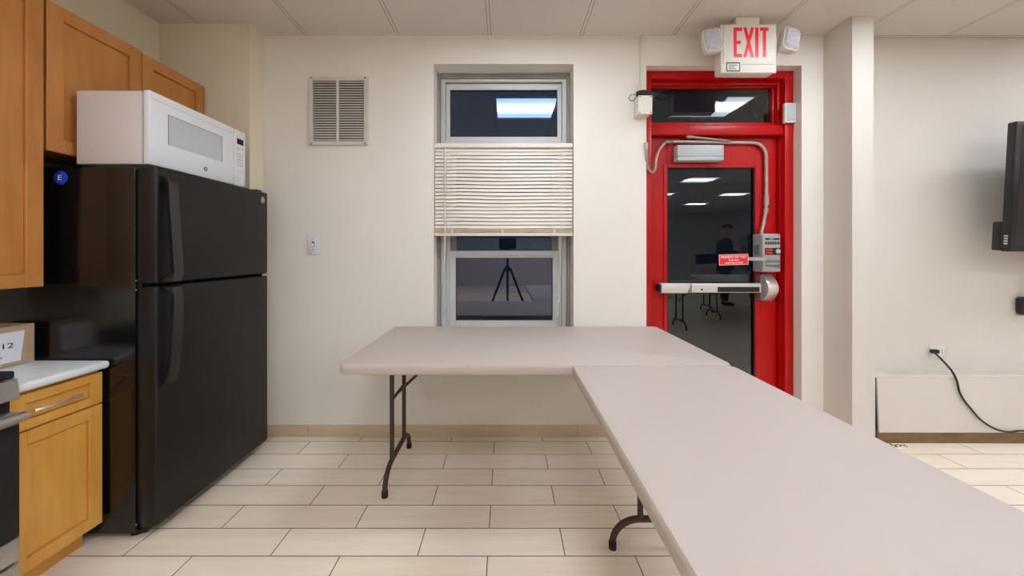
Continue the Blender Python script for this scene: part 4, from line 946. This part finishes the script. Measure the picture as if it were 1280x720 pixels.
for pm, s_ in hands:
    for k, (ln, off) in enumerate(((0.070, -0.028), (0.078, -0.009), (0.073, 0.010), (0.058, 0.028))):
        a = addv(V[pm] + (L_(0.035, off * 0.6, 0.008) - L_(0, 0, 0)), 0.010, pm); b_ = addv(V[pm] + (L_(0.035 + ln * 0.6, off, 0.006) - L_(0, 0, 0)), 0.009, a); addv(V[pm] + (L_(0.03 + ln * 0.8, off, 0.03) - L_(0, 0, 0)), 0.008, b_)
    a = addv(V[pm] + (L_(0.0, -0.030 * s_, 0.02) - L_(0, 0, 0)), 0.011, pm); addv(V[pm] + (L_(0.035, -0.040 * s_, 0.04) - L_(0, 0, 0)), 0.009, a)
skin('body', V, E, Rr, M['skin'], pr)
V2 = []; E2 = []; R2 = []
V, E, Rr = V2, E2, R2
a0 = addv(L_(0, 0, 0.90), (0.185, 0.145)); a1 = addv(L_(0, 0, 1.10), (0.172, 0.135), a0); a2 = addv(L_(0.01, 0, 1.30), (0.19, 0.145), a1); a3 = addv(L_(0, 0, 1.45), (0.135, 0.105), a2); addv(L_(0.012, 0, 1.52), 0.072, a3)
for s_ in (-1, 1):
    sh = addv(L_(0, 0.195 * s_, 1.44), 0.078, a3); el = addv(L_(0.03, 0.255 * s_, 1.16), 0.062, sh); addv(L_(0.235, 0.135 * s_, 1.17), 0.045, el)
skin('jacket', V, E, Rr, M['jacket'], pr)
V, E, Rr = [], [], []
a0 = addv(L_(0, 0, 0.97), (0.165, 0.13))
for s_ in (-1, 1):
    hp = addv(L_(0, 0.098 * s_, 0.86), 0.108, a0); kn = addv(L_(0.02, 0.103 * s_, 0.50), 0.080, hp); addv(L_(-0.005, 0.107 * s_, 0.10), 0.066, kn)
skin('trousers', V, E, Rr, M['trouser'], pr)
for s_ in (-1, 1):
    V, E, Rr = [], [], []
    a = addv(L_(-0.05, 0.107 * s_, 0.052), 0.048); b_ = addv(L_(0.07, 0.115 * s_, 0.050), 0.046, a); addv(L_(0.17, 0.122 * s_, 0.042), 0.038, b_)
    skin('shoe', V, E, Rr, M['dark'], pr)
# cap with peak, eyes, nose and ears
hc = L_(0.058, 0, 1.735)
b = bmesh.new(); bmesh.ops.create_uvsphere(b, u_segments=24, v_segments=12, radius=1.0)
for v in list(b.verts):
    if v.co.z < -0.05: b.verts.remove(v)
mb = MB()
for v in b.verts: v.co = L_(0.055 + v.co.x * 0.112 - pp0.x * 0, v.co.y * 0.100, 1.725 + v.co.z * 0.088)
mb._merge(b)
mb.prism([(L_(0.14, -0.075, 0).x, L_(0.14, -0.075, 0).y), (L_(0.20, -0.06, 0).x, L_(0.20, -0.06, 0).y), (L_(0.245, 0, 0).x, L_(0.245, 0, 0).y), (L_(0.20, 0.06, 0).x, L_(0.20, 0.06, 0).y), (L_(0.14, 0.075, 0).x, L_(0.14, 0.075, 0).y)], 'z', 1.717, 1.727, 0.003, 1)
obj('cap', mb, M['jacket'], pr)
mb = MB(); mb.tube([L_(0.145, 0, 1.685), L_(0.172, 0, 1.655), L_(0.150, 0, 1.645)], 0.012, 8, rs=[0.008, 0.014, 0.010]); obj('nose', mb, M['skin'], pr)
for s_ in (-1, 1):
    mb = MB(); mb.tube([L_(0.128, 0.032 * s_, 1.688), L_(0.150, 0.032 * s_, 1.688)], 0.010, 8); obj('eye', mb, M['ink'], pr)
    mb = MB(); mb.tube([L_(0.05, 0.090 * s_, 1.70), L_(0.045, 0.102 * s_, 1.675), L_(0.05, 0.092 * s_, 1.645)], 0.012, 8, rs=[0.010, 0.015, 0.008]); obj('ear', mb, M['skin'], pr)
mb = MB(); mb.tube([L_(0.142, -0.022, 1.617), L_(0.148, 0, 1.619), L_(0.142, 0.022, 1.617)], 0.006, 6); obj('mouth', mb, M['redsign'], pr)
pr.scale = (1.06, 1.06, 1.06)

# ------------------------------------------------------------------ world, camera, colour
w = bpy.data.worlds.new('night'); scene.world = w; w.use_nodes = True
w.node_tree.nodes['Background'].inputs['Color'].default_value = (0.012, 0.018, 0.036, 1)
w.node_tree.nodes['Background'].inputs['Strength'].default_value = 1.0
cam = bpy.data.cameras.new('camera'); co = bpy.data.objects.new('camera', cam); COL.objects.link(co)
co.location = (0, 0, HC); co.rotation_euler = (PI / 2, 0, 0)
cam.sensor_fit = 'HORIZONTAL'; cam.sensor_width = 36.0; cam.lens = 36.0 * F / 1280.0
cam.shift_x = 8.0 / 1280.0; cam.shift_y = -45.0 / 1280.0
cam.clip_start = 0.01
scene.camera = co
scene.view_settings.view_transform = 'Standard'
scene.view_settings.look = 'None'
scene.view_settings.exposure = 0.0
scene.cycles.use_denoising = True
scene.cycles.max_bounces = 10
scene.cycles.diffuse_bounces = 6
scene.cycles.sample_clamp_indirect = 6.0
